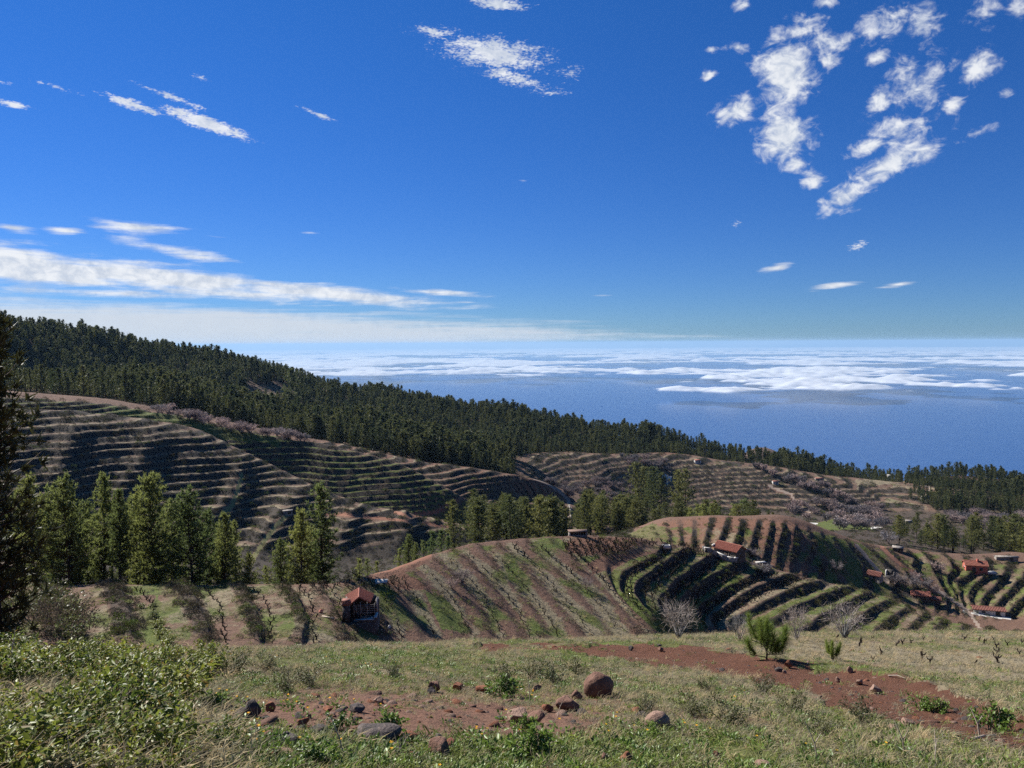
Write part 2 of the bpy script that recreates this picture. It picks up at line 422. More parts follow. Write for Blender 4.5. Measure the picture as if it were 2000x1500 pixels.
# rows of the near vineyard hill and banks on its right shoulder (picture points -> row number)
ROWS = [(0, [(165, 1258), (150, 1210), (140, 1170), (128, 1148)]), (1, [(315, 1258), (305, 1215), (290, 1180), (265, 1148)]),
        (2, [(440, 1256), (437, 1210), (428, 1180), (395, 1148)]), (3, [(530, 1256), (530, 1215), (518, 1175), (490, 1146)]),
        (4, [(612, 1256), (614, 1225), (616, 1200), (600, 1165), (582, 1146)]), (5, [(700, 1256), (692, 1225), (668, 1180), (640, 1146)]),
        (6, [(785, 1256), (775, 1220), (757, 1175), (725, 1138)]), (7, [(855, 1256), (838, 1215), (808, 1160), (775, 1125)]),
        (8, [(930, 1256), (900, 1195), (868, 1150), (825, 1105)]), (9, [(985, 1252), (955, 1185), (915, 1130), (870, 1088)]),
        (10, [(1040, 1252), (1010, 1190), (970, 1135), (915, 1080)]), (11, [(1100, 1252), (1055, 1185), (1010, 1130), (955, 1072)]),
        (12, [(1165, 1252), (1110, 1180), (1060, 1120), (1000, 1068)]), (13, [(1225, 1250), (1175, 1188), (1115, 1120), (1050, 1064)]),
        (14, [(1275, 1246), (1230, 1195), (1170, 1125), (1105, 1060)]),
        (15, [(1312, 1248), (1250, 1195), (1204, 1150), (1212, 1115), (1276, 1088)]), (16, [(1330, 1242), (1268, 1200), (1232, 1160), (1250, 1130), (1308, 1092)]),
        (17, [(1335, 1225), (1290, 1195), (1282, 1178), (1312, 1144), (1368, 1100)]), (18, [(1345, 1215), (1322, 1190), (1325, 1172), (1360, 1146), (1424, 1106)]),
        (19, [(1360, 1208), (1368, 1182), (1428, 1146), (1488, 1114)]), (20, [(1385, 1212), (1420, 1182), (1470, 1150), (1545, 1122)]),
        (21, [(1420, 1215), (1470, 1188), (1540, 1155), (1605, 1133)]), (22, [(1470, 1226), (1530, 1196), (1595, 1168), (1655, 1147)]),
        (23, [(1550, 1236), (1600, 1205), (1640, 1184), (1690, 1160)]), (24, [(1622, 1242), (1665, 1212), (1700, 1190), (1735, 1172)]),
        (25, [(1690, 1244), (1720, 1222), (1745, 1202), (1768, 1188)]), (26, [(1752, 1246), (1775, 1226), (1795, 1206)]), (27, [(1808, 1246), (1822, 1226), (1835, 1214)]), (28, [(1860, 1246), (1870, 1232)])]
BANKS = [(0, [(1300, 1026), (1308, 1062)]), (1, [(1326, 1022), (1330, 1062)]), (2, [(1352, 1018), (1354, 1064)]), (3, [(1386, 1014), (1378, 1066)]), (4, [(1420, 1012), (1402, 1070)]), (5, [(1450, 1014), (1430, 1078)]),
         (6, [(1480, 1016), (1460, 1086)]), (7, [(1507, 1020), (1490, 1094)]), (8, [(1530, 1024), (1515, 1106)]), (9, [(1554, 1030), (1545, 1116)]), (10, [(1578, 1038), (1592, 1066), (1572, 1110)]),
         (11, [(1603, 1046), (1616, 1076), (1600, 1128)]), (12, [(1628, 1052), (1645, 1090), (1636, 1136)]), (13, [(1655, 1060), (1684, 1100), (1690, 1146)]), (14, [(1692, 1068), (1728, 1108), (1742, 1160)]),
         (15, [(1735, 1074), (1768, 1108), (1790, 1160)]), (16, [(1772, 1080), (1792, 1096), (1780, 1108), (1806, 1138), (1828, 1184)]), (17, [(1806, 1086), (1826, 1108), (1824, 1124), (1848, 1160)]), (18, [(1848, 1090), (1862, 1112), (1848, 1134), (1866, 1164)]),
         (19, [(1885, 1096), (1900, 1116), (1868, 1150), (1882, 1186)]), (20, [(1926, 1120), (1898, 1152), (1896, 1180)]), (21, [(1962, 1128), (1930, 1158), (1920, 1184)]), (22, [(1988, 1142), (1962, 1168), (1945, 1192)]), (23, [(2030, 1150), (1995, 1176), (1975, 1196)])]
mR = band(4, 5, 0.03); mM = band(7, 8, 0.02) * sstep(GU, 1235, 1290)
SR = np.zeros_like(Z0); SM = np.zeros_like(Z0)
iR = (mR > 0.001) & (GU > -250) & (GU < 2250); iM = (mM > 0.001) & (GU < 2250)
SR[iR] = tps(ROWS)(GU[iR], GV[iR]); SM[iM] = tps(BANKS)(GU[iM], GV[iM])
SR += 0.10 * fbm(GX / 9, GY / 9, 3, 3); SM += 0.13 * fbm(GX / 9, GY / 9, 3, 5)

ZF = Z0.copy()
RISE = np.zeros_like(Z0); LIP = np.zeros_like(Z0); PH = np.zeros_like(Z0)
def ramp(f, a, b): return sstep(f, a, b)
# paths: the terraces stop where they run
def near_line(pts, wpx, rmin, rmax):
    p = np.array(pts, float); a, b_ = p[:-1], p[1:]; best = np.full(Z0.shape, 1e9)
    ok = (RG > rmin) & (RG < rmax) & INF & (GU > p[:, 0].min() - 30) & (GU < p[:, 0].max() + 30) & (GV > p[:, 1].min() - 30) & (GV < p[:, 1].max() + 30)
    u = GU[ok]; v = GV[ok] ; bb = np.full(u.shape, 1e9)
    for s_, e_ in zip(a, b_):
        d = e_ - s_; t = np.clip(((u - s_[0]) * d[0] + (v - s_[1]) * d[1]) / (d @ d), 0, 1)
        bb = np.minimum(bb, np.hypot(u - s_[0] - t * d[0], v - s_[1] - t * d[1]))
    best[ok] = bb
    return best / (wpx * .5)
PATHS = [('dirt_path', 'pale', [(1035, 930), (1062, 943), (1090, 957), (1108, 974), (1111, 1000), (1108, 1020)], 8, 330, 450), ('dirt_path', 'red', [(632, 1003), (700, 1010), (770, 1016), (835, 1024), (885, 1031)], 5, 250, 350),
         ('dirt_path', 'red', [(770, 1001), (800, 1010), (850, 1003), (905, 973)], 5, 250, 365), ('grassy_path', 'grass', [(490, 1095), (515, 1058), (540, 1025), (562, 1006)], 9, 230, 350), ('grassy_path', 'grass', [(432, 1005), (452, 988), (462, 960), (470, 930)], 8, 260, 400),
         ('dirt_path', 'pale', [(1671, 1064), (1690, 1086), (1712, 1112), (1732, 1138)], 6, 215, 300), ('dirt_path', 'red', [(1720, 1068), (1745, 1092), (1772, 1112), (1802, 1134)], 6, 222, 300), ('dirt_path', 'pale', [(1820, 1148), (1850, 1166), (1880, 1186), (1896, 1203), (1918, 1238)], 6, 205, 300),
         ('concrete_road', 'white', [(1880, 1196), (1920, 1201), (1970, 1209)], 5, 205, 290), ('concrete_road', 'white', [(1545, 1030), (1570, 1024), (1592, 1021)], 6, 330, 560), ('concrete_road', 'white', [(1700, 1031), (1730, 1026), (1764, 1023)], 5, 350, 560),
         ('dirt_path', 'pale', [(1500, 952), (1545, 968), (1552, 990), (1582, 1002)], 4, 560, 780), ('dirt_path', 'pale', [(1795, 946), (1812, 952), (1810, 964), (1796, 974)], 4, 600, 800), ('concrete_road', 'white', [(1288, 930), (1305, 932), (1308, 938), (1300, 946)], 5, 520, 760),
         ('dirt_path', 'red', [(640, 1130), (700, 1122), (760, 1113), (810, 1096), (838, 1084)], 9, 70, 112)]
PDIST = [near_line(*q[2:]) for q in PATHS]
PSUP = 1 - np.max([1 - sstep(d, .9, 2.2) for d in PDIST], axis=0)
# near hill
sR = SR + 0.42 * sstep(SR, 14, 15.2); fR = sR - np.floor(sR); wl = 1 - sstep(SR, 4.5, 6.5); gR = ramp(fR, .42, .82) * (1 - wl) + ramp(fR, .68, .80) * wl
aR = np.interp(SR, [-1, 0, 3, 5, 6.5, 13.5, 15, 17, 21, 23, 25, 29], [1.0, .95, .8, .6, .50, .46, 1.0, 2.1, 2.4, 2.0, 1.5, .9]) * (0.8 + 0.5 * fbm(GX / 14, GY / 14, 2, 9))
ZF += mR * aR * PSUP * (fR - gR - 0.1)
# right slopes
sM = SM + 0.55; fM = sM - np.floor(sM); gM = ramp(fM, .45, .85)
aM = np.interp(SM, [-1, 1, 4, 9, 12, 14, 16, 24], [.5, .9, 1.4, 1.5, 1.1, 1.0, 2.2, 2.6]) * (0.8 + 0.6 * fbm(GX / 16, GY / 16, 2, 19))
ZF += mM * aM * PSUP * (fM - gM - 0.1)
def hsh0(k, seed): return vnoise(np.floor(k) * 1.37 + 0.21, np.floor(k) * 0.73 + 0.4, seed)
def contour(mask, step, seed, wob=0.42, a=.60, b=.97, kill=1.0):
    s = -(Z0 + 2.6 * fbm(GX / 75, GY / 75, 2, 301)) / step + wob * fbm(GX / 20, GY / 20, 3, seed)
    f = s - np.floor(s); g = ramp(f, a, b) * .9 + f * .1
    zt = Z0 + step * (f - g) * (.25 + .75 * (hsh0(s, seed) > .22)) * (.75 + .5 * hsh0(s, seed + 1))
    ok = 1 - kill * (1 - sstep(fbm(GX / 45, GY / 45, 3, seed + 40), -0.42, -0.12))
    m = mask * ok * PSUP
    return s, f, m, (zt - Z0) * m, ramp(f, a - .03, a + .08) * (1 - ramp(f, b - .05, b + .02)) * m, np.exp(-((f - a + .06) / .07) ** 2) * m
left = 1 - sstep(GU, 1120, 1160)
mA = band(8, 9, .012) * left * sstep(RG, K(8)[None] + 6, K(8)[None] + 16); mB = band(10, 11, .01) * left; mC = band(12, 13, .01) * left * sstep(GU, 560, 680)
far_m = band(15, 16, .02) * sstep(GU, 1005, 1040)
gap = sstep(GU, 480, 494) * (1 - sstep(GU, 566, 580)) * band(17, 18, .01) * sstep(GV, 752, 756) * (1 - sstep(GV, 778, 784))
zones = {}
for nm, m, st, sd, aa, kl in (('A', mA, 2.4, 31, .40, .5), ('B', mB, 2.3, 37, .40, .5), ('C', mC, 2.4, 41, .40, 0.0), ('F', far_m, 2.6, 43, .42, .2), ('G', gap, 2.2, 47, .45, 0.0)):
    s, f, mm, dz, r, l = contour(m, st, sd, a=aa, kill=kl)
    ZF += dz; zones[nm] = (s, f, mm, r, l)
    RISE = np.maximum(RISE, r); LIP = np.maximum(LIP, l)
rR = ramp(fR, .40, .5) * (1 - ramp(fR, .80, .88)) * mR; rM = ramp(fM, .43, .53) * (1 - ramp(fM, .83, .9)) * mM
# roughness of the ground itself
rough = fbm(GX / 3.1, GY / 3.1, 3, 61) * 0.10 * sstep(RG, 6, 30) + fbm(GX / 0.9, GY / 0.9, 3, 67) * 0.035 * (1 - sstep(RG, 40, 80))
rough += fbm(GX / 2.2, GY / 2.2, 3, 71) * (0.35 * np.clip(RISE + rR * np.clip(aR / 2, 0, 1) + rM, 0, 1)) * sstep(RG, 50, 80)
rough += fbm(GX / 14, GY / 14, 3, 75) * 0.9 * sstep(RG, 480, 700) * (1 - sstep(RG, 1500, 3000))
ZF += rough

def poly_mask(poly, U, V):
    p = np.array(poly, float); ins = np.zeros(U.shape, bool)
    x1, y1 = p[-1]
    for x2, y2 in p:
        c = ((y2 > V) != (y1 > V)) & (U < (x1 - x2) * (V - y2) / ((y1 - y2) or 1e-9) + x2)
        ins ^= c; x1, y1 = x2, y2
    return ins

# the dirt track across the foreground slope
TRACK = [(905, 1262), (960, 1259), (1100, 1262), (1250, 1262), (1400, 1272), (1520, 1296), (1640, 1308), (1760, 1324), (1850, 1350), (1930, 1385), (2010, 1412), (2120, 1440), (2160, 1520),
         (2010, 1462), (1900, 1450), (1800, 1425), (1720, 1408), (1640, 1385), (1560, 1350), (1480, 1330), (1380, 1314), (1280, 1300), (1180, 1285), (1060, 1276), (960, 1270)]
near = RG < K(2)[None] * 1.02; 
jit_u = 26 * fbm(GX / 0.8, GY / 0.8, 4, 81); jit_v = 13 * fbm(GX / 0.7, GY / 0.7, 4, 83)
TM = poly_mask(TRACK, GU + jit_u, GV + jit_v) & near & INF
# a low kerb of pushed-up earth along the far side of the track
ub = np.array([900, 1100, 1300, 1420, 1520, 1640, 1760, 1850, 1930, 2010]); vb = np.array([1260, 1262, 1264, 1276, 1296, 1309, 1326, 1352, 1386, 1412])
db = GV - np.interp(GU, ub, vb)
ZF += near * INF * np.where((GU > 880) & (GU < 2040), np.exp(-(db / 7.0) ** 2) * 0.16 * (0.6 + 0.8 * fbm(GX / .8, GY / .8, 3, 91)), 0)
ZF -= np.where(TM, 0.06 + .05 * fbm(GX / .5, GY / .5, 4, 93) + .05 * fbm(GX / 1.6, GY / 1.6, 2, 95), 0)

def ground_z(x, y):
    x = np.asarray(x, float); y = np.asarray(y, float)
    r = np.hypot(x, y); a = np.degrees(np.arctan2(x, y))
    ci = np.clip((a + 45) / 0.12, 0, len(dense) - 1.001); c0 = ci.astype(int); fc = ci - c0
    ri = np.interp(r, RR, np.arange(NR)); r0 = np.clip(ri.astype(int), 0, NR - 2); fr = ri - r0
    return ((ZF[r0, c0] * (1 - fc) + ZF[r0, c0 + 1] * fc) * (1 - fr) + (ZF[r0 + 1, c0] * (1 - fc) + ZF[r0 + 1, c0 + 1] * fc) * fr)

def hit(u, v, dmin=2.0, dmax=4000.0):
    """first ground point that the eye sees through a picture point, not nearer than dmin"""
    a, e = azel(np.array([u]), np.array([v])); a = float(a[0]); e = float(e[0])
    r = RR[(RR >= dmin) & (RR <= dmax)]
    x = r * math.sin(a); y = r * math.cos(a)
    g = ground_z(x, y) - r * e
    k = np.nonzero(g >= 0)[0]
    if len(k) == 0:
        k = [int(np.argmax(g / r))]
    i = k[0]
    rr = r[i]
    if i > 0 and g[i] >= 0 and g[i - 1] < 0:
        rr = r[i - 1] + (r[i] - r[i - 1]) * (-g[i - 1]) / (g[i] - g[i - 1])
    xx, yy = rr * math.sin(a), rr * math.cos(a)
    return Vector((xx, yy, float(ground_z(xx, yy))))

# ------------------------------------------------------------------ what covers the ground: grass, dry grass, scrub (on risers also painted shade), redness
n1 = fbm(GX / 9, GY / 9, 5, 101); n2 = fbm(GX / 4, GY / 4, 4, 103); n3 = fbm(GX / 30, GY / 30, 3, 107); n4 = fbm(GX / 1.6, GY / 1.6, 3, 109); n5 = fbm(GX / 2.6, GY / 5.5, 4, 111)
G = np.zeros_like(Z0); D = np.zeros_like(Z0); S = np.zeros_like(Z0); RD = np.full_like(Z0, 0.45)
def put(m, g, d, s, rd):
    global G, D, S, RD
    G = G * (1 - m) + g * m; D = D * (1 - m) + d * m; S = S * (1 - m) + s * m; RD = RD * (1 - m) + rd * m
def hsh(k, seed): return vnoise(np.floor(k) * 1.37 + 0.21, np.floor(k) * 0.73 + 0.4, seed)
put(INF * near, np.clip(.42 + .5 * n2, 0, 1), np.clip(.5 - .5 * n2 + .25 * n4, 0, 1), .05, .5)
bare = np.exp(-(((GU - 760) / 420) ** 2 + ((GV - 1395) / 42) ** 2))
put(INF * near * np.clip(bare * 1.2 + .5 * n4 * bare, 0, 1), .06, .12, 0, .75)
put(mR * (SR < 5.3), np.clip(.36 + .6 * n2 + .5 * n5, 0, 1), np.clip(.50 + .5 * n1 + .5 * n5, 0, 1), .05, .4)
put(mR * ((SR >= 5.3) & (SR < 14.6)), np.clip(.31 + .7 * n2 + .4 * n5, 0, .9), np.clip(.43 + .6 * n1 + .30 * np.cos(6.283 * fR) + .4 * n5, 0, 1), .02, .50)
rowv = hsh(sR, 5)
put(mR * (SR >= 14.6), np.clip(.52 * (rowv > .3) + .12 + .5 * n2, 0, 1), np.clip(.46 + .4 * n1, 0, 1), .05, .35)
put(rR * np.clip(aR / 1.1, 0, 1), np.clip(.12 + .3 * n2, 0, 1), np.clip(.25 + .4 * n2, 0, 1) * (SR < 14.6), .75, .3)
rowm = hsh(sM, 7)
gm = np.interp(SM, [0, 3, 9, 10.5, 13, 15, 24], [.45, .32, .28, .62, .65, .52, .52])
put(mM, np.clip(gm + .5 * n2 + .25 * (rowm - .5), 0, 1), np.clip(.35 + .4 * n1, 0, 1), .03, np.interp(SM, [0, 9, 11, 24], [.7, .8, .35, .25]))
put(mM * (GV < 1030) * (SM < 9.5), .03, .1, 0, .85)
put(rM * np.clip(aM / 1.2, 0, 1), np.clip(.15 + .3 * n2, 0, 1), .08, .95, .2)  # bank risers: scrub, its dark tone also painting their shade
# behind the crest: scrub slopes down to the valley
vall = sstep(RG, K(6)[None], K(6)[None] + 4) * (1 - sstep(RG, K(8)[None] + 10, K(8)[None] + 26)) * INF * (1 - sstep(GU, 1220, 1260))
put(vall, np.clip(.12 + .3 * n2, 0, 1), np.clip(.05 + .3 * n1, 0, 1), .85, .4)
for nm, g0, d0, rd in (('A', .02, .34, .22), ('B', .62, .25, .3), ('C', .0, .25, .62), ('F', .26, .30, .25), ('G', .1, .4, .4)):
    s, f, m, r, l = zones[nm]
    rw = hsh(s, 13)
    put(m, np.clip(g0 + .35 * n1 + .3 * (rw - .5), 0, 1), np.clip(d0 + .3 * n2, 0, 1), .08 + (.30 if nm == 'A' else 0) + (.2 if nm == 'F' else 0), rd)
    put(r * np.clip(.9 + .6 * n1, 0, 1), np.clip(.10 + (.25 if nm == 'B' else 0) + .2 * n2, 0, 1), .10, .95, rd * .7)  # scrubby risers, coloured dark to stand in for the face turned from the sun
    put(l * .85, *((.92, .35) if nm == 'B' else (np.clip(g0 * .9 + .12 + .5 * n3, 0, 1), .85)), 0, rd)
beyond = sstep(RG, K(13)[None] * 1.02, K(13)[None] * 1.04) * INF * (1 - np.clip(far_m * 1.0, 0, 1)) * (1 - gap)
put(beyond, np.clip(.22 + .35 * n1, 0, 1), np.clip(.25 + .3 * n2, 0, 1), .45, .35)
rv = band(9, 15, .02) * sstep(GU, 1180, 1230)
put(rv, np.clip(.30 + .35 * n1, 0, 1), np.clip(.30 + .3 * n2, 0, 1), .55, .15)

# small fields and paths of other ground, drawn as patches
def patch(poly, g, d, s, rd, rmin, rmax, soft=1.0):
    m = poly_mask(poly, GU + 5 * n4, GV + 2.5 * n2) & (RG > rmin) & (RG < rmax) & INF
    put(m.astype(float) * soft, g, d, s, rd)
patch([(1085, 1066), (1120, 1054), (1200, 1050), (1260, 1056), (1225, 1076), (1140, 1086)], .03, .12, 0, .8, 95, 190)
patch([(1030, 1062), (1090, 1050), (1110, 1062), (1100, 1072), (1050, 1070)], .85, .1, 0, .4, 90, 180)
patch([(640, 1133), (700, 1118), (760, 1110), (830, 1084), (845, 1090), (790, 1122), (845, 1150), (800, 1155), (740, 1135)], .02, .08, 0, .85, 70, 140)
patch([(1145, 1102), (1180, 1090), (1260, 1076), (1290, 1076), (1230, 1092), (1190, 1115), (1160, 1120)], .03, .1, 0, .7, 90, 190)
patch([(1515, 1104), (1560, 1100), (1610, 1108), (1640, 1120), (1590, 1120), (1530, 1112)], .02, .2, 0, .6, 150, 235)
patch([(1225, 1040), (1275, 1022), (1300, 1030), (1290, 1050), (1240, 1055)], .5, .35, 0, .3, 180, 250)
patch([(100, 1255), (118, 1190), (140, 1190), (165, 1258)], .9, .1, 0, .3, 50, 80)
patch([(285, 1262), (285, 1195), (310, 1160), (320, 1262)], .8, .1, 0, .3, 50, 80)
patch([(215, 1148), (300, 1144), (310, 1156), (250, 1158)], .85, .1, 0, .3, 60, 85)
patch([(860, 1230), (830, 1160), (870, 1165), (920, 1235)], .85, .1, 0, .3, 60, 120)
for q, d in zip(PATHS, PDIST): put((d < 1.15).astype(float) * .9, *((.35, .6, 0, .4) if q[1] == 'grass' else (0, .1, 0, .6)))
patch([(215, 796), (300, 806), (420, 832), (560, 862), (545, 872), (380, 850), (230, 816)], .85, .15, 0, .3, 380, 520)
patch([(1590, 1022), (1640, 1012), (1700, 1020), (1710, 1035), (1640, 1034), (1600, 1040)], .7, .3, 0, .3, 330, 640)
patch([(1280, 872), (1330, 872), (1350, 885), (1290, 890)], .02, .2, 0, .7, 640, 900)
patch([(1660, 940), (1760, 930), (1770, 942), (1690, 950)], .15, .6, 0, .5, 640, 900)
# ------------------------------------------------------------------ ground materials
def soil_mat(name, fine):
    m, nt = new_mat(name)
    at = N(nt, 'ShaderNodeAttribute', attribute_name='cover')
    sp = N(nt, 'ShaderNodeSeparateColor'); L(nt, at.outputs['Color'], sp.inputs[0])
    tcn = N(nt, 'ShaderNodeTexCoord'); P = tcn.outputs['Object']
    f1 = noise_node(nt, P, fine, 6, .65); f2 = noise_node(nt, P, fine * 3.3, 5, .7); f3 = noise_node(nt, P, fine * .22, 4, .6)
    soil = mix_col(nt, at.outputs['Alpha'], (.140, .106, .080), (.205, .094, .058))
    soil = mix_col(nt, math_node(nt, 'MULTIPLY', f1, .8), soil, (.10, .060, .044))
    soil = mix_col(nt, smooth_node(nt, f2, .55, .75), soil, (.23, .135, .09))
    def wgt(ch, n, k): 
        return smooth_node(nt, math_node(nt, 'ADD', ch, math_node(nt, 'MULTIPLY', math_node(nt, 'SUBTRACT', n, .5), k)), .34, .62)
    dry = mix_col(nt, f2, (.12, .10, .062), (.30, .25, .165))
    grn = mix_col(nt, f1, (.035, .060, .016), (.15, .175, .042))
    grn = mix_col(nt, smooth_node(nt, f3, .4, .7), grn, (.10, .10, .035))
    scrub_shade = mix_col(nt, f2, (.026, .023, .018), (.082, .066, .054))  # scrub colour, kept dark so it also carries the shade of the risers
    c = mix_col(nt, wgt(sp.outputs[1], f1, .9), soil, dry)
    c = mix_col(nt, wgt(sp.outputs[0], f2, .9), c, grn)
    c = mix_col(nt, wgt(sp.outputs[2], f2, .7), c, scrub_shade)
    b = N(nt, 'ShaderNodeBsdfPrincipled'); b.inputs['Roughness'].default_value = .95
    b.inputs['Specular IOR Level'].default_value = .15
    L(nt, c, b.inputs['Base Color'])
    bp = N(nt, 'ShaderNodeBump'); bp.inputs['Strength'].default_value = .9; bp.inputs['Distance'].default_value = .5 / fine
    L(nt, math_node(nt, 'ADD', f1, math_node(nt, 'MULTIPLY', f2, .5)), bp.inputs['Height'])
    L(nt, bp.outputs[0], b.inputs['Normal'])
    o = N(nt, 'ShaderNodeOutputMaterial'); L(nt, b.outputs[0], o.inputs['Surface'])
    return m
M_near = soil_mat('slope_soil', 4.0); M_mid = soil_mat('hill_soil', 1.3); M_far = soil_mat('far_hill_soil', .45)
M_track, nt = new_mat('red_earth')
P = N(nt, 'ShaderNodeTexCoord').outputs['Object']
f1 = noise_node(nt, P, 5, 8, .7); f2 = noise_node(nt, P, 22, 5, .7); f3 = noise_node(nt, P, .6, 3, .5)
c = mix_col(nt, f1, (.095, .040, .024), (.215, .098, .062)); c = mix_col(nt, smooth_node(nt, f2, .58, .72), c, (.26, .145, .10))
c = mix_col(nt, math_node(nt, 'MULTIPLY', f3, .5), c, (.15, .085, .06))
b = N(nt, 'ShaderNodeBsdfPrincipled', ); b.inputs['Roughness'].default_value = .97; b.inputs['Specular IOR Level'].default_value = .1
L(nt, c, b.inputs['Base Color'])
bp = N(nt, 'ShaderNodeBump'); bp.inputs['Strength'].default_value = 1; bp.inputs['Distance'].default_value = .12
L(nt, math_node(nt, 'ADD', f1, f2), bp.inputs['Height']); L(nt, bp.outputs[0], b.inputs['Normal'])
o = N(nt, 'ShaderNodeOutputMaterial'); L(nt, b.outputs[0], o.inputs['Surface'])

def plain_earth(name, ca, cb):
    m, nt = new_mat(name); P = N(nt, 'ShaderNodeTexCoord').outputs['Object']
    c = mix_col(nt, noise_node(nt, P, .8, 6, .65), ca, cb)
    b = N(nt, 'ShaderNodeBsdfPrincipled'); b.inputs['Roughness'].default_value = .95; b.inputs['Specular IOR Level'].default_value = .1; L(nt, c, b.inputs['Base Color'])
    o = N(nt, 'ShaderNodeOutputMaterial'); L(nt, b.outputs[0], o.inputs['Surface']); return m
# ------------------------------------------------------------------ ground meshes cut from the one height field
idx = np.arange(NR * NT).reshape(NR, NT)
nxt = np.roll(idx, -1, axis=1)
quads = np.stack([idx[:-1], idx[1:], nxt[1:], nxt[:-1]], -1)          # (NR-1, NT, 4), seen from above counter-clockwise
quads = quads[..., ::-1]
VERT = np.stack([GX, GY, ZF], -1).reshape(-1, 3)
COV = np.stack([np.clip(G, 0, 1), np.clip(D, 0, 1), np.clip(S, 0, 1), np.clip(RD, 0, 1)], -1).reshape(-1, 4)
TMq = TM[:-1] & TM[1:] & np.roll(TM, -1, 1)[:-1]
rq = np.broadcast_to(((RR[:-1] + RR[1:]) / 2)[:, None], TMq.shape)
behind = np.broadcast_to((np.abs(th_s) > 45)[None], TMq.shape)
def cut(name, mask, mat, smooth=True):
    if not mask.any(): return
    f = quads[mask]
    used, inv = np.unique(f.ravel(), return_inverse=True)
    me = np_mesh(name, VERT[used], inv.reshape(-1, 4), mat, smooth)
    ca = me.color_attributes.new('cover', 'FLOAT_COLOR', 'POINT')
    ca.data.foreach_set('color', COV[used].astype(np.float32).ravel())
    o = link(name, me); tag(o, kind='structure')
    return o
kb = (K(2) * 1.12)[None]
far0 = (K(9) * .995)[None]
fore = rq < kb
mid = ~fore & (rq < 470)
cut('ground', fore & ~TMq, M_near)
cut('dirt_track', TMq, M_track)
M_path = plain_earth('pale_dirt', (.22, .165, .13), (.33, .26, .21)); M_redpath = plain_earth('red_dirt_path', (.19, .09, .06), (.28, .145, .10)); M_grasspath = plain_earth('grassy_path', (.15, .155, .055), (.24, .21, .11)); M_road = plain_earth('pale_concrete_road', (.42, .40, .37), (.56, .54, .50))
pmask = np.zeros(TMq.shape, bool)
for q, d in zip(PATHS, PDIST):
    m = (d < 1.0); m = m[:-1] & ~pmask & ~fore; pmask |= m
    cut(q[0], m, {'pale': M_path, 'red': M_redpath, 'grass': M_grasspath, 'white': M_road}[q[1]])
cut('terraced_hillside', ~fore & (rq < 330) & ~pmask, M_mid)
cut('far_hillside', (rq >= 330) & ~pmask, M_far)
# centre cap under the eye
th_all = np.arange(NT)
cap = np.vstack([[0, 0, -1.65], VERT.reshape(NR, NT, 3)[0]])
capf = np.stack([np.zeros(NT, int), th_all + 1, np.roll(th_all, -1) + 1], -1)
# ------------------------------------------------------------------ the sea, and the low cloud over it
SEA_Z = -1100.0
M_sea, nt = new_mat('sea_water')
P = N(nt, 'ShaderNodeTexCoord').outputs['Object']
b = N(nt, 'ShaderNodeBsdfPrincipled'); b.inputs['Base Color'].default_value = (.015, .06, .19, 1); b.inputs['Roughness'].default_value = .35; b.inputs['IOR'].default_value = 1.33
w1 = noise_node(nt, P, .004, 6, .6)
bp = N(nt, 'ShaderNodeBump'); bp.inputs['Strength'].default_value = .25; bp.inputs['Distance'].default_value = 30
L(nt, w1, bp.inputs['Height']); L(nt, bp.outputs[0], b.inputs['Normal'])
o = N(nt, 'ShaderNodeOutputMaterial'); L(nt, b.outputs[0], o.inputs['Surface'])
ring = 128; rad = [0, 3000, 9000, 25000, 60000, 120000]
v = [(0, 0, SEA_Z)]; f3_ = []
for r in rad[1:]:
    for k in range(ring):
        a = 2 * math.pi * k / ring; v.append((r * math.sin(a), r * math.cos(a), SEA_Z))
fs = [(0, 1 + (k + 1) % ring, 1 + k) for k in range(ring)]
for j in range(len(rad) - 2):
    a0 = 1 + j * ring; b0 = 1 + (j + 1) * ring
    for k in range(ring):
        k2 = (k + 1) % ring
        fs += [(a0 + k, a0 + k2, b0 + k2), (a0 + k, b0 + k2, b0 + k)]
sea = link('sea', np_mesh('sea', v, fs, M_sea)); tag(sea, kind='structure')

# low cloud: lumps of real thickness, thin at their rims
ca_ = np.radians(np.arange(-62, 62.01, .16)); cr_ = np.geomspace(8500, 112000, 540)
CX = cr_[:, None] * np.sin(ca_)[None]; CY = cr_[:, None] * np.cos(ca_)[None]
CZ0 = -880.0
cu, cv = to_uv(np.stack([CX, CY, np.full_like(CX, CZ0)], -1))
warp = fbm(CX / 9000, CY / 9000, 3, 203) * 2500
den = fbm((CX + warp) / 3600, (CY + warp) / 3300, 5, 207, .62)
den2 = fbm((CX) / 1250, (CY) / 1150, 4, 211, .62)
# where the deck is closed, broken or absent: broken bands from 9 km out, open water nearer than that
cov = np.interp(cv, [680, 690, 700, 712, 722, 740, 762, 778, 800], [.22, .14, -.02, .06, .02, -.02, -.02, -.9, -2.0])
cov = cov + np.interp(cu, [400, 1000, 1500, 2200], [.12, .02, -.06, .10]) * (1 - sstep(cv, 728, 744)) + np.interp(cu, [900, 1150, 1330, 1500, 1700, 1900, 2300], [-.9, -.5, -.04, -.04, -.04, .06, .10]) * sstep(cv, 728, 744)
dn = den * .95 + den2 * (.55 + .30 * sstep(cv, 712, 735)) + cov + .05 * sstep(cv, 722, 740)
thick = np.clip(dn, 0, .8)
ctop = CZ0 + 150 * thick + 45 * np.clip(den2, 0, 1) * (dn > 0)
keep = (dn > -.10)
kq = keep[:-1, :-1] | keep[1:, :-1] | keep[:-1, 1:] | keep[1:, 1:]
ci = np.arange(CX.size).reshape(CX.shape)
cq = np.stack([ci[:-1, :-1], ci[:-1, 1:], ci[1:, 1:], ci[1:, :-1]], -1)[kq]
used, inv = np.unique(cq.ravel(), return_inverse=True)
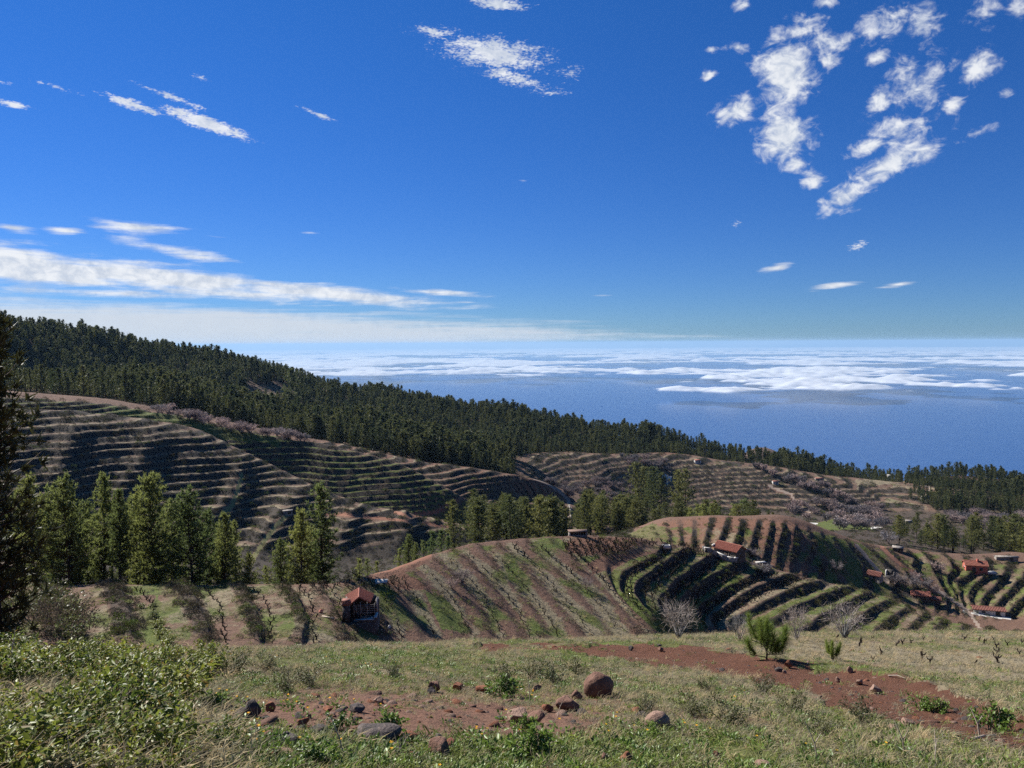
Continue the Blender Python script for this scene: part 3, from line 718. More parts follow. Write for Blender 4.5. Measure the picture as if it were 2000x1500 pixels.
top = np.stack([CX, CY, ctop], -1).reshape(-1, 3)[used]
alp = sstep(dn, -.08, .30).ravel()[used]
cm = np_mesh('cloud_deck', top, inv.reshape(-1, 4), None, True)
ca2 = cm.color_attributes.new('dens', 'FLOAT_COLOR', 'POINT')
ca2.data.foreach_set('color', np.stack([alp, alp, alp, np.ones_like(alp)], -1).astype(np.float32).ravel())
M_cl, nt = new_mat('cloud_vapour')
at = N(nt, 'ShaderNodeAttribute', attribute_name='dens')
P = N(nt, 'ShaderNodeTexCoord').outputs['Object']
cn = noise_node(nt, P, .0016, 6, .62)
al = smooth_node(nt, math_node(nt, 'ADD', at.outputs['Fac'], math_node(nt, 'MULTIPLY', math_node(nt, 'SUBTRACT', cn, .5), .9)), .12, .85, 0, .96)
df = N(nt, 'ShaderNodeBsdfDiffuse'); df.inputs['Color'].default_value = (.82, .84, .87, 1)
tl = N(nt, 'ShaderNodeBsdfTranslucent'); tl.inputs['Color'].default_value = (.82, .84, .87, 1)
mx = N(nt, 'ShaderNodeMixShader'); mx.inputs[0].default_value = .4; L(nt, df.outputs[0], mx.inputs[1]); L(nt, tl.outputs[0], mx.inputs[2])
tr = N(nt, 'ShaderNodeBsdfTransparent')
m2 = N(nt, 'ShaderNodeMixShader'); L(nt, al, m2.inputs[0]); L(nt, tr.outputs[0], m2.inputs[1]); L(nt, mx.outputs[0], m2.inputs[2])
o = N(nt, 'ShaderNodeOutputMaterial'); L(nt, m2.outputs[0], o.inputs['Surface'])
cm.materials.append(M_cl)
tag(link('sea_of_clouds', cm), 'broken white deck of low cloud spread over the sea', 'clouds', None, 'stuff')

# ------------------------------------------------------------------ the air
hx, ht, hb = 126000.0, 95.0, SEA_Z - 1.0
hv = [(x, y, z) for z in (hb, ht) for x, y in ((-hx, -hx), (hx, -hx), (hx, hx), (-hx, hx))]
hf = [(0, 3, 2, 1), (4, 5, 6, 7), (0, 1, 5, 4), (1, 2, 6, 5), (2, 3, 7, 6), (3, 0, 4, 7)]
M_haze, nt = new_mat('haze_air')
vol = N(nt, 'ShaderNodeVolumePrincipled'); vol.inputs['Density'].default_value = 2.2e-5; vol.inputs['Color'].default_value = (.42, .68, 1.0, 1); vol.inputs['Anisotropy'].default_value = .1
o = N(nt, 'ShaderNodeOutputMaterial'); L(nt, vol.outputs[0], o.inputs['Volume'])
tag(link('haze', np_mesh('haze', hv, hf, M_haze)), kind='stuff')
# ------------------------------------------------------------------ plant materials
def leaf_mat(name, ca, cb, trans=.25, rough=.6, spec=.25, cc=None):
    m, nt = new_mat(name)
    oi = N(nt, 'ShaderNodeObjectInfo'); P = N(nt, 'ShaderNodeTexCoord').outputs['Object']
    n = noise_node(nt, P, 1.7, 3, .6)
    c = mix_col(nt, n, ca, cb)
    c2 = mix_col(nt, oi.outputs['Random'], (.58, .66, .66), (1.32, 1.18, 1.0))
    c = mix_col(nt, 1.0, c, c2, 'MULTIPLY')
    if cc: c = mix_col(nt, smooth_node(nt, noise_node(nt, P, 9, 2, .5), .56, .66), c, cc)
    b = N(nt, 'ShaderNodeBsdfPrincipled'); b.inputs['Roughness'].default_value = rough; b.inputs['Specular IOR Level'].default_value = spec
    L(nt, c, b.inputs['Base Color'])
    t = N(nt, 'ShaderNodeBsdfTranslucent'); L(nt, c, t.inputs['Color'])
    x = N(nt, 'ShaderNodeMixShader'); x.inputs[0].default_value = trans
    L(nt, b.outputs[0], x.inputs[1]); L(nt, t.outputs[0], x.inputs[2])
    o = N(nt, 'ShaderNodeOutputMaterial'); L(nt, x.outputs[0], o.inputs['Surface'])
    return m

def grain_mat(name, ca, cb, scale=6.0, rough=.9, bump=.4, cc=None, spec=.2, stretch=None):
    m, nt = new_mat(name)
    P = N(nt, 'ShaderNodeTexCoord').outputs['Object']
    if stretch:
        mp = N(nt, 'ShaderNodeMapping'); mp.inputs['Scale'].default_value = stretch; L(nt, P, mp.inputs[0]); P = mp.outputs[0]
    f = noise_node(nt, P, scale, 7, .65); f2 = noise_node(nt, P, scale * 4.1, 4, .65)
    c = mix_col(nt, smooth_node(nt, f, .3, .7), ca, cb)
    if cc: c = mix_col(nt, smooth_node(nt, f2, .54, .66), c, cc)
    b = N(nt, 'ShaderNodeBsdfPrincipled'); b.inputs['Roughness'].default_value = rough; b.inputs['Specular IOR Level'].default_value = spec
    L(nt, c, b.inputs['Base Color'])
    bp = N(nt, 'ShaderNodeBump'); bp.inputs['Strength'].default_value = bump; bp.inputs['Distance'].default_value = .3 / scale
    L(nt, math_node(nt, 'ADD', f, math_node(nt, 'MULTIPLY', f2, .4)), bp.inputs['Height']); L(nt, bp.outputs[0], b.inputs['Normal'])
    o = N(nt, 'ShaderNodeOutputMaterial'); L(nt, b.outputs[0], o.inputs['Surface'])
    return m

M_needle = leaf_mat('pine_needles', (.125, .165, .055), (.235, .265, .092), .52)
M_needle_shaded = leaf_mat('shaded_pine_needles', (.022, .030, .012), (.055, .062, .022), .2)  # shaded copy of the needles, backlit darkness put into the colour
M_needle_mid = leaf_mat('valley_pine_needles', (.088, .110, .040), (.175, .182, .06), .44)
M_needle_far = leaf_mat('pine_needles_far', (.058, .076, .032), (.125, .138, .052), .36)
M_needle_young = leaf_mat('young_pine_needles', (.09, .15, .03), (.24, .30, .07), .45)
M_bark = grain_mat('pine_bark', (.035, .026, .020), (.085, .062, .048), 3.0, stretch=(1, 1, .3))
M_twig = leaf_mat('bare_twigs', (.15, .125, .135), (.29, .245, .265), .12, .9, .05)
M_blossom = leaf_mat('almond_blossom', (.34, .28, .30), (.50, .43, .45), .3, .9, .05)
M_pale = leaf_mat('pale_twigs', (.22, .20, .205), (.38, .35, .355), .12, .8, .1)
M_scrub = leaf_mat('scrub_leaves', (.035, .040, .020), (.085, .085, .040), .2, .8, .1)
M_scrubg = leaf_mat('grey_scrub_leaves', (.075, .066, .055), (.15, .13, .105), .15, .9, .05)
M_green = leaf_mat('green_scrub_leaves', (.05, .085, .018), (.12, .16, .035), .3, .7, .2)
M_vine = grain_mat('vine_wood', (.016, .011, .009), (.045, .032, .026), 14, stretch=(1, 1, .4))
M_dry = leaf_mat('dry_grass', (.29, .25, .16), (.52, .45, .31), .35, .7, .2)
M_grass = leaf_mat('green_grass', (.11, .16, .028), (.23, .27, .06), .4, .55, .3)
M_weed = leaf_mat('weed_leaves', (.07, .15, .026), (.19, .27, .05), .35, .45, .4)
M_bush = leaf_mat('bush_leaves', (.10, .15, .022), (.25, .285, .055), .42, .50, .35, cc=(.24, .17, .05))
M_olive = leaf_mat('olive_bush_leaves', (.060, .075, .024), (.125, .135, .05), .25, .5, .3)
M_herb = leaf_mat('grey_dry_stems', (.15, .135, .115), (.30, .27, .22), .2, .85, .1)
M_flower = leaf_mat('yellow_petals', (.75, .42, .02), (.85, .55, .04), .3, .6, .2)

# ------------------------------------------------------------------ plant geometry
def tri_blades(base, dirs, length, width, rng):
    """thin triangles from base points along unit dirs"""
    n = len(base)
    r = rng.normal(size=(n, 3)); s = np.cross(dirs, r); s /= np.linalg.norm(s, axis=1, keepdims=True) + 1e-9
    w = (np.asarray(width) * .5).reshape(-1, 1)
    a = base - s * w; b = base + s * w; c = base + dirs * np.asarray(length).reshape(-1, 1)
    v = np.stack([a, b, c], 1).reshape(-1, 3)
    return v, np.arange(n * 3).reshape(-1, 3)

def unit(a): return a / (np.linalg.norm(a, axis=-1, keepdims=True) + 1e-9)

def tubes(paths, sides=4):
    """paths: list of (points (k,3), radii (k)) -> verts, quads"""
    V, Fq, o = [], [], 0
    ang = np.arange(sides) * 2 * np.pi / sides
    for p, r in paths:
        p = np.asarray(p, float); r = np.asarray(r, float); k = len(p)
        t = unit(np.gradient(p, axis=0))
        ref = np.where(np.abs(t[:, 2:3]) > .9, np.array([[1., 0, 0]]), np.array([[0, 0, 1.]]))
        s = unit(np.cross(t, ref)); q = np.cross(s, t)
        ringv = p[:, None] + r[:, None, None] * (np.cos(ang)[None, :, None] * s[:, None] + np.sin(ang)[None, :, None] * q[:, None])
        V.append(ringv.reshape(-1, 3))
        i = np.arange(k - 1)[:, None] * sides; j = np.arange(sides)[None]
        j2 = (j + 1) % sides
        Fq.append((np.stack([i + j, i + j2, i + sides + j2, i + sides + j], -1).reshape(-1, 4)) + o)
        o += k * sides
    return np.concatenate(V), np.concatenate(Fq)

def pine(seed, h, R, base=.12, per=5, gap=.5, blades=10, blen=.5, bw=.085, tuft_gap=.36, limbs=True, mat=None, droop=0.0, young=0.0):
    rng = np.random.default_rng(seed)
    z0 = h * base
    bp, bd = [], []
    lim = []
    lean = rng.normal(size=2) * .02
    z = z0
    while z < h * .985:
        t = (z - z0) / (h - z0)
        prof = max(0., 1 - t ** (2.2 - 1.2 * young)) ** (.62 + .3 * young) * (.55 + .45 * min(1, t / .22)) + .05
        for _ in range(per):
            a = rng.uniform(0, 2 * np.pi)
            Lb = R * prof * rng.uniform(.55, 1.18)
            el = np.radians(rng.normal(4 + 44 * t - droop, 9))
            d = np.array([np.cos(a) * np.cos(el), np.sin(a) * np.cos(el), np.sin(el)])
            p0 = np.array([lean[0] * z, lean[1] * z, z + rng.uniform(-.3, .3) * gap])
            p1 = p0 + d * Lb * .6; p2 = p0 + d * Lb + np.array([0, 0, .16 * Lb])
            if limbs: lim.append(([p0, p1, p2], [.035 * R * (1 - t) + .012, .02 * R * (1 - t) + .008, .006]))
            m = max(2, int(Lb * .75 / tuft_gap))
            for s in np.linspace(.32, 1.0, m):
                c = p0 + (p1 - p0) * min(1, s / .6) + (p2 - p1) * max(0, (s - .6) / .4)
                c = c + rng.normal(size=3) * .16 * (Lb * .3 + .3) * (.5 + s)
                bp.append(c); bd.append(d)
        z += gap * rng.uniform(.7, 1.3)
    for k in range(3):
        bp.append(np.array([lean[0] * h, lean[1] * h, h * (.955 + .015 * k)])); bd.append(np.array([0, 0, 1.]))
    bp = np.array(bp); bd = np.array(bd)
    c = np.repeat(bp, blades, 0); d0 = np.repeat(bd, blades, 0)
    d = unit(d0 * .55 + np.array([0, 0, .35]) + rng.normal(size=c.shape) * .62)
    ln = blen * rng.uniform(.6, 1.2, len(c))
    v, f = tri_blades(c + rng.normal(size=c.shape) * .05, d, ln, bw * rng.uniform(.7, 1.3, len(c)), rng)
    crown = np_mesh('pine_crown', v, f, mat or M_needle)
    zz = np.linspace(-.5, h * .97, 7)
    tr = [(np.stack([lean[0] * zz + .03 * np.sin(zz), lean[1] * zz, zz], 1), (.0135 * h + .04) * (1 - zz / (h * 1.02)) + .012)]
    tv, tf = tubes(tr, 7)
    if limbs:
        lv, lf = tubes(lim, 3)
        tf = np.concatenate([tf, lf + len(tv)]); tv = np.concatenate([tv, lv])
    trunk = np_mesh('pine_trunk', tv, tf, M_bark, True)
    return crown, trunk, h

def bare_tree(seed, h, R, ntw=260, tw=.045, mat=None, blossom=0.0, limbs=7, low=.12):
    rng = np.random.default_rng(seed)
    paths = []; tips = []; dirs = []
    for i in range(limbs):
        a = 2 * np.pi * (i + rng.uniform(-.3, .3)) / limbs; sp = rng.uniform(.35, 1.0)
        p0 = np.array([0, 0, -.1]); p1 = np.array([np.cos(a) * R * .18 * sp, np.sin(a) * R * .18 * sp, h * low + .1])
        p2 = np.array([np.cos(a) * R * .55 * sp, np.sin(a) * R * .55 * sp, h * rng.uniform(.4, .6)])
        p3 = np.array([np.cos(a + .2) * R * .9 * sp, np.sin(a + .2) * R * .9 * sp, h * rng.uniform(.75, .98) * (1.05 - .25 * sp)])
        r0 = h * .022
        paths.append(([p0, p1, p2, p3], [r0, r0 * .8, r0 * .45, r0 * .15]))
        for k in range(ntw // limbs):
            s = rng.uniform(.25, 1.0)
            q = p1 + (p2 - p1) * min(1, s * 2) if s < .5 else p2 + (p3 - p2) * (s - .5) * 2
            tips.append(q + rng.normal(size=3) * R * .09)
            dd = unit(np.array([np.cos(a), np.sin(a), .75]) + rng.normal(size=3) * .75)
            dirs.append(dd)
    tv, tf = tubes(paths, 4)
    trunk = np_mesh('bare_trunk', tv, tf, mat or M_twig, True)
    tips = np.array(tips); dirs = np.array(dirs)
    ln = R * rng.uniform(.22, .55, len(tips))
    v, f = tri_blades(tips, dirs, ln, tw * rng.uniform(.6, 1.3, len(tips)), rng)
    b2 = tips + dirs * (ln * rng.uniform(.3, .8, len(tips)))[:, None]
    d2 = unit(dirs + rng.normal(size=dirs.shape) * .6)
    v2, f2 = tri_blades(b2, d2, ln * .6, tw * .7 * np.ones(len(tips)), rng)
    V = [v, v2]; Fc = [f, f2 + len(v)]; mi = [0] * (len(f) + len(f2))
    if blossom > 0:
        m = int(ntw * blossom)
        k = rng.integers(0, len(tips), m)
        c = tips[k] + dirs[k] * (ln[k] * rng.uniform(.2, 1.1, m))[:, None]
        v3, f3 = tri_blades(c, unit(rng.normal(size=(m, 3))), np.full(m, tw * 3.2), np.full(m, tw * 3.0), rng)
        V.append(v3); Fc.append(f3 + len(v) + len(v2)); mi += [1] * m
    crown = np_mesh('twig_crown', np.concatenate(V), np.concatenate(Fc), None, False, [mat or M_twig, M_blossom], mi)
    return crown, trunk, h

def clump(seed, n, R, h, size, mat, flat=.7):
    """a low rounded shrub made of small leaf faces"""
    rng = np.random.default_rng(seed)
    d = unit(rng.normal(size=(n, 3))); d[:, 2] = np.abs(d[:, 2])
    lump = 1 + .25 * np.sin(d[:, 0] * 5 + seed) * np.cos(d[:, 1] * 4 + seed * 2)
    rr = rng.uniform(.45, 1.0, n) ** .5 * lump
    p = d * rr[:, None] * np.array([R, R, h])
    v, f = tri_blades(p, unit(d + np.array([0, 0, .3]) + rng.normal(size=(n, 3)) * .8), size * rng.uniform(.6, 1.4, n), size * .6 * rng.uniform(.6, 1.4, n), rng)
    return np_mesh('scrub_clump', v, f, mat)

def leaf_quads(base, dirs, length, width, rng, fold=.25):
    """pointed leaves of two triangles each, creased along the middle"""
    n = len(base)
    s = np.cross(dirs, rng.normal(size=(n, 3)) * .5 + np.array([0, 0, 1.])); s = unit(s)
    up = np.cross(s, dirs)
    ln = np.asarray(length).reshape(-1, 1); w = np.asarray(width).reshape(-1, 1) * .5
    m = base + dirs * ln * .45
    a = m - s * w + up * w * fold; b = m + s * w + up * w * fold; c = base + dirs * ln - up * ln * .12
    v = np.stack([base, b, c, a], 1).reshape(-1, 3)
    k = np.arange(n)[:, None] * 4
    f = np.concatenate([k + np.array([[0, 1, 2]]), k + np.array([[0, 2, 3]])])
    return v, f

def leafy_bush(seed, R, h, nst=26, per=34, ll=.09, lw=.042, mat=None):
    rng = np.random.default_rng(seed)
    st, B, Dr = [], [], []
    for i in range(nst):
        a = rng.uniform(0, 2 * np.pi); rr = R * rng.uniform(.2, 1.0); hh = h * rng.uniform(.55, 1.0) * (1.1 - .45 * rr / R)
        p0 = np.array([rng.normal() * .06, rng.normal() * .06, -.03]); p2 = np.array([np.cos(a) * rr, np.sin(a) * rr, hh])
        p1 = (p0 + p2) / 2 + np.array([0, 0, .18 * h]) + rng.normal(size=3) * .05
        st.append(([p0, p1, p2], [.008, .005, .003]))
        for k in range(per):
            s = rng.uniform(.25, 1.05)
            q = (1 - s) ** 2 * p0 + 2 * s * (1 - s) * p1 + s * s * p2 + rng.normal(size=3) * .06 * R
            B.append(q); Dr.append(unit(np.array([np.cos(a), np.sin(a), .15]) * .6 + rng.normal(size=3) * .8))
    B = np.array(B); Dr = np.array(Dr)
    v, f = leaf_quads(B, Dr, ll * rng.uniform(.6, 1.4, len(B)), lw * rng.uniform(.7, 1.3, len(B)), rng)
    leaves = np_mesh('bush_leaves', v, f, mat or M_bush)
    sv, sf = tubes(st, 3)
    return leaves, np_mesh('bush_stems', sv, sf, M_herb, True), h

def grass_tuft(seed, n, h, w, mat, spread=.08, bend=.6, wind=(.35, -.05)):
    rng = np.random.default_rng(seed)
    b = np.stack([rng.normal(size=n) * spread, rng.normal(size=n) * spread, np.full(n, -.01)], 1)
    d = unit(np.stack([rng.normal(size=n) * bend + wind[0], rng.normal(size=n) * bend + wind[1], np.ones(n)], 1))
    ln = h * rng.uniform(.5, 1.3, n); s = unit(np.cross(d, rng.normal(size=(n, 3)))); ww = (w * rng.uniform(.6, 1.2, n) * .5)[:, None]
    m = b + d * (ln * .55)[:, None]; t = m + unit(d * [1, 1, .35] + np.array([wind[0] * .6, 0, -.05])) * (ln * .5)[:, None]
    v = np.stack([b - s * ww, b + s * ww, m + s * ww * .8, m - s * ww * .8, t], 1).reshape(-1, 3)
    k = np.arange(n)[:, None] * 5
    f = np.concatenate([k + np.array([[0, 1, 2]]), k + np.array([[0, 2, 3]]), k + np.array([[3, 2, 4]])])
    return np_mesh('grass_tuft', v, f, mat)

def weed(seed, n, R, ll, lw, mat, flowers=0):
    rng = np.random.default_rng(seed)
    a = rng.uniform(0, 2 * np.pi, n); r = R * rng.uniform(.1, 1, n)
    b = np.stack([np.cos(a) * r, np.sin(a) * r, rng.uniform(.01, .09, n)], 1)
    d = unit(np.stack([np.cos(a), np.sin(a), rng.uniform(.1, 1.1, n)], 1) + rng.normal(size=(n, 3)) * .35)
    v, f = leaf_quads(b, d, ll * rng.uniform(.6, 1.4, n), lw * rng.uniform(.7, 1.3, n), rng)
    mi = [0] * len(f)
    if flowers:
        c = np.stack([rng.normal(size=flowers) * R * .5, rng.normal(size=flowers) * R * .5, rng.uniform(.1, .16, flowers)], 1)
        k = 6; cc = np.repeat(c, k, 0); aa = np.tile(np.arange(k) * 2 * np.pi / k, flowers)
        v2, f2 = leaf_quads(cc, unit(np.stack([np.cos(aa), np.sin(aa), np.full(len(aa), .5)], 1)), np.full(len(cc), .022), np.full(len(cc), .014), rng)
        f = np.concatenate([f, f2 + len(v)]); v = np.concatenate([v, v2]); mi += [1] * len(f2)
    return np_mesh('weed', v, f, None, False, [mat, M_flower], mi)

def vine_mesh(seed):
    rng = np.random.default_rng(seed)
    ln = rng.normal(size=2) * .12; h = rng.uniform(.28, .42)
    paths = [([(0, 0, -.1), (ln[0] * .5, ln[1] * .5, h * .55), (ln[0], ln[1], h)], [.11, .085, .085])]
    for i in range(rng.integers(3, 5)):
        a = rng.uniform(0, 2 * np.pi); r = rng.uniform(.16, .34)
        p0 = np.array([ln[0], ln[1], h * .93]); p1 = p0 + np.array([np.cos(a) * r * .7, np.sin(a) * r * .7, .08]); p2 = p1 + np.array([np.cos(a) * r * .35, np.sin(a) * r * .35, rng.uniform(.16, .36)])
        paths.append(([p0, p1, p2], [.07, .055, .032]))
    v, f = tubes(paths, 5)
    return np_mesh('vine_stump', v, f, M_vine, True)

def scatter(name, pts, protos, pick, scale, rz, tilt=None):
    """many copies of small plants on given points, as one object that nobody could count (protos: objects in the scene)"""
    me = bpy.data.meshes.new(name); n = len(pts)
    me.vertices.add(n); me.vertices.foreach_set('co', np.asarray(pts, np.float32).ravel())
    for nm, ty, ar in (('pick', 'INT', np.asarray(pick, np.int32)), ('size', 'FLOAT', np.asarray(scale, np.float32))):
        at = me.attributes.new(nm, ty, 'POINT'); at.data.foreach_set('value', ar)
    at = me.attributes.new('turn', 'FLOAT_VECTOR', 'POINT')
    tl = np.zeros((n, 3), np.float32) if tilt is None else np.asarray(tilt, np.float32)
    tl[:, 2] = rz; at.data.foreach_set('vector', tl.ravel())
    o = link(name, me)
    ng = bpy.data.node_groups.new(name + '_scatter', 'GeometryNodeTree')
    ng.interface.new_socket('Geometry', in_out='INPUT', socket_type='NodeSocketGeometry')
    ng.interface.new_socket('Geometry', in_out='OUTPUT', socket_type='NodeSocketGeometry')
    gi = ng.nodes.new('NodeGroupInput'); go = ng.nodes.new('NodeGroupOutput')
    outs = []
    for layer in protos:                      # each layer is a list of prototype objects (crowns, trunks)
        j = ng.nodes.new('GeometryNodeJoinGeometry')
        for ob in reversed(layer):            # the join keeps the last link first
            q = ng.nodes.new('GeometryNodeObjectInfo'); q.transform_space = 'ORIGINAL'
            q.inputs['Object'].default_value = ob; q.inputs['As Instance'].default_value = True
            ng.links.new(q.outputs['Geometry'], j.inputs[0])
        ip = ng.nodes.new('GeometryNodeInstanceOnPoints'); ip.inputs['Pick Instance'].default_value = True
        ng.links.new(gi.outputs[0], ip.inputs['Points']); ng.links.new(j.outputs[0], ip.inputs['Instance'])
        for nm, ty, so in (('pick', 'INT', 'Instance Index'), ('size', 'FLOAT', 'Scale'), ('turn', 'FLOAT_VECTOR', 'Rotation')):
            na_ = ng.nodes.new('GeometryNodeInputNamedAttribute'); na_.data_type = ty; na_.inputs['Name'].default_value = nm
            ng.links.new(na_.outputs['Attribute'], ip.inputs[so])
        outs.append(ip.outputs[0])
    jj = ng.nodes.new('GeometryNodeJoinGeometry')
    for s in outs: ng.links.new(s, jj.inputs[0])
    ng.links.new(jj.outputs[0], go.inputs[0])
    md = o.modifiers.new('scatter', 'NODES'); md.node_group = ng
    return o

def cover_at(x, y):
    r = np.hypot(x, y); a = np.degrees(np.arctan2(x, y))
    c = np.clip(np.round((a + 45) / .12), 0, len(dense) - 1).astype(int); i = np.clip(np.round(np.interp(r, RR, np.arange(NR))), 0, NR - 1).astype(int)
    return i, c
# ------------------------------------------------------------------ pines
NP = [pine(100 + i, h, R * 1.18, b, per=7, gap=.42, blades=13, blen=.46, bw=.10, tuft_gap=.30) for i, (h, R, b) in enumerate([(12.5, 2.1, .06), (13, 1.8, .10), (11, 2.3, .08), (14, 1.75, .22), (12, 2.7, .05), (12, 1.5, .10)])]
MPN = [pine(200 + i, h, R, b, per=6, gap=.65, blades=8, blen=.75, bw=.22, tuft_gap=.5, limbs=False, mat=M_needle_mid) for i, (h, R, b) in
       enumerate([(17, 3.0, .32), (16, 2.6, .25), (18, 3.2, .38), (14, 3.0, .10), (13, 3.2, .08)])]
FPN = [pine(300 + i, h, R, b, per=5, gap=.95, blades=5, blen=1.1, bw=.48, tuft_gap=.8, limbs=False, mat=M_needle_far) for i, (h, R, b) in
       enumerate([(15, 2.4, .22), (16, 2.1, .30), (13, 2.7, .15), (17, 2.6, .35), (12, 2.9, .12), (14, 2.0, .2)])]
YPN = [pine(400 + i, h, R, .04, per=4, gap=.5, blades=9, blen=.55, bw=.11, tuft_gap=.45, limbs=False, mat=M_needle, young=.6) for i, (h, R) in enumerate([(5.5, 1.5), (4.5, 1.2)])]
n_pines = [0]
def put_pine(kind, x, y, h, label, group=None, wide=1.0, z=None):
    crown, trunk, h0 = kind
    s = h / h0
    t = empty('pine_tree', (x, y, float(ground_z(x, y)) if z is None else z), random.uniform(0, 6.28))
    t.scale = (s * wide, s * wide, s)
    tag(t, label, 'pine tree', group)
    c = link('crown', crown, t); k = link('trunk', trunk, t)
    n_pines[0] += 1
    return t, c, k
def at_ud(u, v, d):
    a, e = azel(np.array([u]), np.array([v]))
    return d * math.sin(a[0]), d * math.cos(a[0]), d * float(e[0])
def pine_top(kind, u, vtop, d, label, group=None, wide=1.0):
    x, y, zt = at_ud(u, vtop, d)
    return put_pine(kind, x, y, zt - float(ground_z(x, y)), label, group, wide)

RG1 = 'pines in the row behind the vine rows'
row = [(60, 936, 89, 0, 'slim pine'), (96, 958, 92, 1, 'shorter pine'), (131, 938, 87, 2, 'full-crowned pine with a dark trunk'), (165, 985, 94, 0, 'low pine tucked between two taller ones'), (196, 933, 90, 1, 'slender tall pine'),
       (228, 958, 86, 3, 'narrow pine on a thin straight trunk'), (262, 962, 93, 5, 'slim half-hidden pine'), (292, 934, 88, 4, 'broad and tall round-topped pine'), (332, 984, 95, 2, 'shaded pine'),
       (372, 960, 86, 2, 'dense pine on a thick dark trunk'), (408, 1000, 92, 0, 'low bushy pine'), (434, 1006, 88, 1, 'light green pine with a slim crown'), (458, 1020, 95, 5, 'small thin pine'),
       (484, 1082, 86, 2, 'little round-topped pine'), (548, 1056, 90, 2, 'bushy young pine'), (586, 1000, 88, 0, 'pine with a ragged pointed crown'), (606, 1030, 95, 2, 'pine close against the dark solitary pine')]
words_ = 'first second third fourth fifth sixth seventh eighth ninth tenth eleventh twelfth thirteenth fourteenth fifteenth sixteenth seventeenth'.split()
for i, (u, vt, d, k, what) in enumerate(row):
    pine_top(NP[k], u, vt, d, f'{what}, {words_[i]} from the left behind the vines', RG1, random.uniform(.78, .95))
for i, (u, vt, d) in enumerate([(36, 962, 104), (80, 985, 106), (112, 980, 103), (150, 1000, 104), (214, 985, 104), (246, 990, 106), (312, 1000, 103), (350, 1012, 105), (392, 1030, 104), (425, 1040, 107), (180, 1010, 108), (275, 1015, 109)]):
    pine_top(NP[(i * 5 + 1) % 6], u, vt, d, 'pine standing half hidden behind the front row of pines at the left', 'pines in the second row behind the vineyard')
pine_top(NP[5], 625, 948, 90, 'tall dark columnar pine standing at the right end of the row', None, 1.15)
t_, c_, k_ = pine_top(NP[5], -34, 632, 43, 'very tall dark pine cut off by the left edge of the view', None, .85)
c_.data = c_.data.copy(); c_.data.materials[0] = M_needle_shaded  # this crown gets its shade from the darkened needle colour
for i, (u, vt, d) in enumerate([(520, 1108, 88), (566, 1090, 92), (500, 1120, 95), (643, 1118, 97)]):
    pine_top(YPN[i % 2], u, vt, d, ['small young pine left of the bushy pines by the vineyard', 'young pine in front of the ragged pointed pine', 'knee-high looking young pine between the small pines', 'young pine at the foot of the tall dark columnar pine'][i])
for i, (u, vt, d) in enumerate([(797, 1046, 135), (812, 1062, 130), (780, 1072, 128), (843, 1040, 150), (862, 1036, 155), (874, 1050, 150), (828, 1058, 142), (735, 1098, 118), (718, 1092, 118), (702, 1094, 116)]):
    pine_top(YPN[i % 2] if i > 1 else NP[0], u, vt, d, 'young green pine on the dark slope just behind the vineyard crest', 'young pines behind the vineyard crest')
pine_top(MPN[1], 887, 980, 255, 'solitary slim pine left of the pine grove in the valley', None, 1.05)
rg = np.random.default_rng(5)
def look(h, w, hm): return ('tall ' if h > hm * 1.12 else 'short ' if h < hm * .88 else 'middling ') + ('broad ' if w > 1.1 else 'slim ' if w < .98 else '')
def third(u, a, b): return 'left part' if u < a + (b - a) / 3 else 'right part' if u > b - (b - a) / 3 else 'middle'
def grove(n, u0, u1, d0, d1, vt0, vt1, kinds, label, group, hmin=7, hmax=22):
    k = 0; g = 0
    while k < n and g < n * 30:
        g += 1
        u = rg.uniform(u0, u1); d = rg.uniform(d0, d1); vt = rg.uniform(vt0, vt1)
        x, y, zt = at_ud(u, vt, d); h = zt - float(ground_z(x, y))
        if hmin < h < hmax:
            w = rg.uniform(1.0, 1.5)
            lb = look(h, w, (hmin + hmax) / 2) + label + (', ' + third(u, u0, u1) + (', near edge' if d < (d0 + d1) / 2 else ', far side') if n > 10 else '')
            put_pine(kinds[int(rg.integers(0, len(kinds)))], x, y, h, lb, group, w); k += 1
grove(42, 925, 1108, 262, 335, 953, 996, MPN[:4], 'pine of the valley grove', 'pines of the valley grove')
grove(15, 1120, 1180, 300, 370, 958, 995, MPN, 'pine right of the ridge track', 'pines right of the ridge track')
grove(30, 1170, 1330, 290, 400, 968, 998, MPN, 'pine behind the red crest field', 'pines behind the crest field')
grove(28, 1310, 1490, 268, 330, 978, 1000, MPN[3:] + YPN[:1], 'pine behind the terraced knoll', 'pines behind the terraced knoll', 4, 16)
grove(3, 1495, 1520, 262, 275, 1000, 1010, MPN[3:], 'dark pine at the right end of the knoll top', 'dark pines on the knoll end', 3, 14)
for u, vt, d, lab in [(1241, 906, 520, 'broad dark pine standing alone among the grey scrub'), (1256, 914, 530, 'pine close beside the broad dark pine in the scrub'), (1277, 914, 500, 'pine left of the pale road bend'), (1325, 920, 520, 'tall pine beside the pale road bend'),
                      (1338, 918, 540, 'slim pine right of the pale road bend'), (1292, 926, 495, 'low dark pine below the road bend'), (569, 722, 800, 'lone pine rising above the forest ridge'), (1215, 970, 430, 'round pine on the scrub slope')]:
    pine_top(MPN[3], u, vt, d, lab, None, 1.15)
grove(72, 1745, 2040, 425, 520, 1002, 1058, MPN, 'dark pine in the wood behind the red house', 'pines of the wood behind the red house', 6, 24)
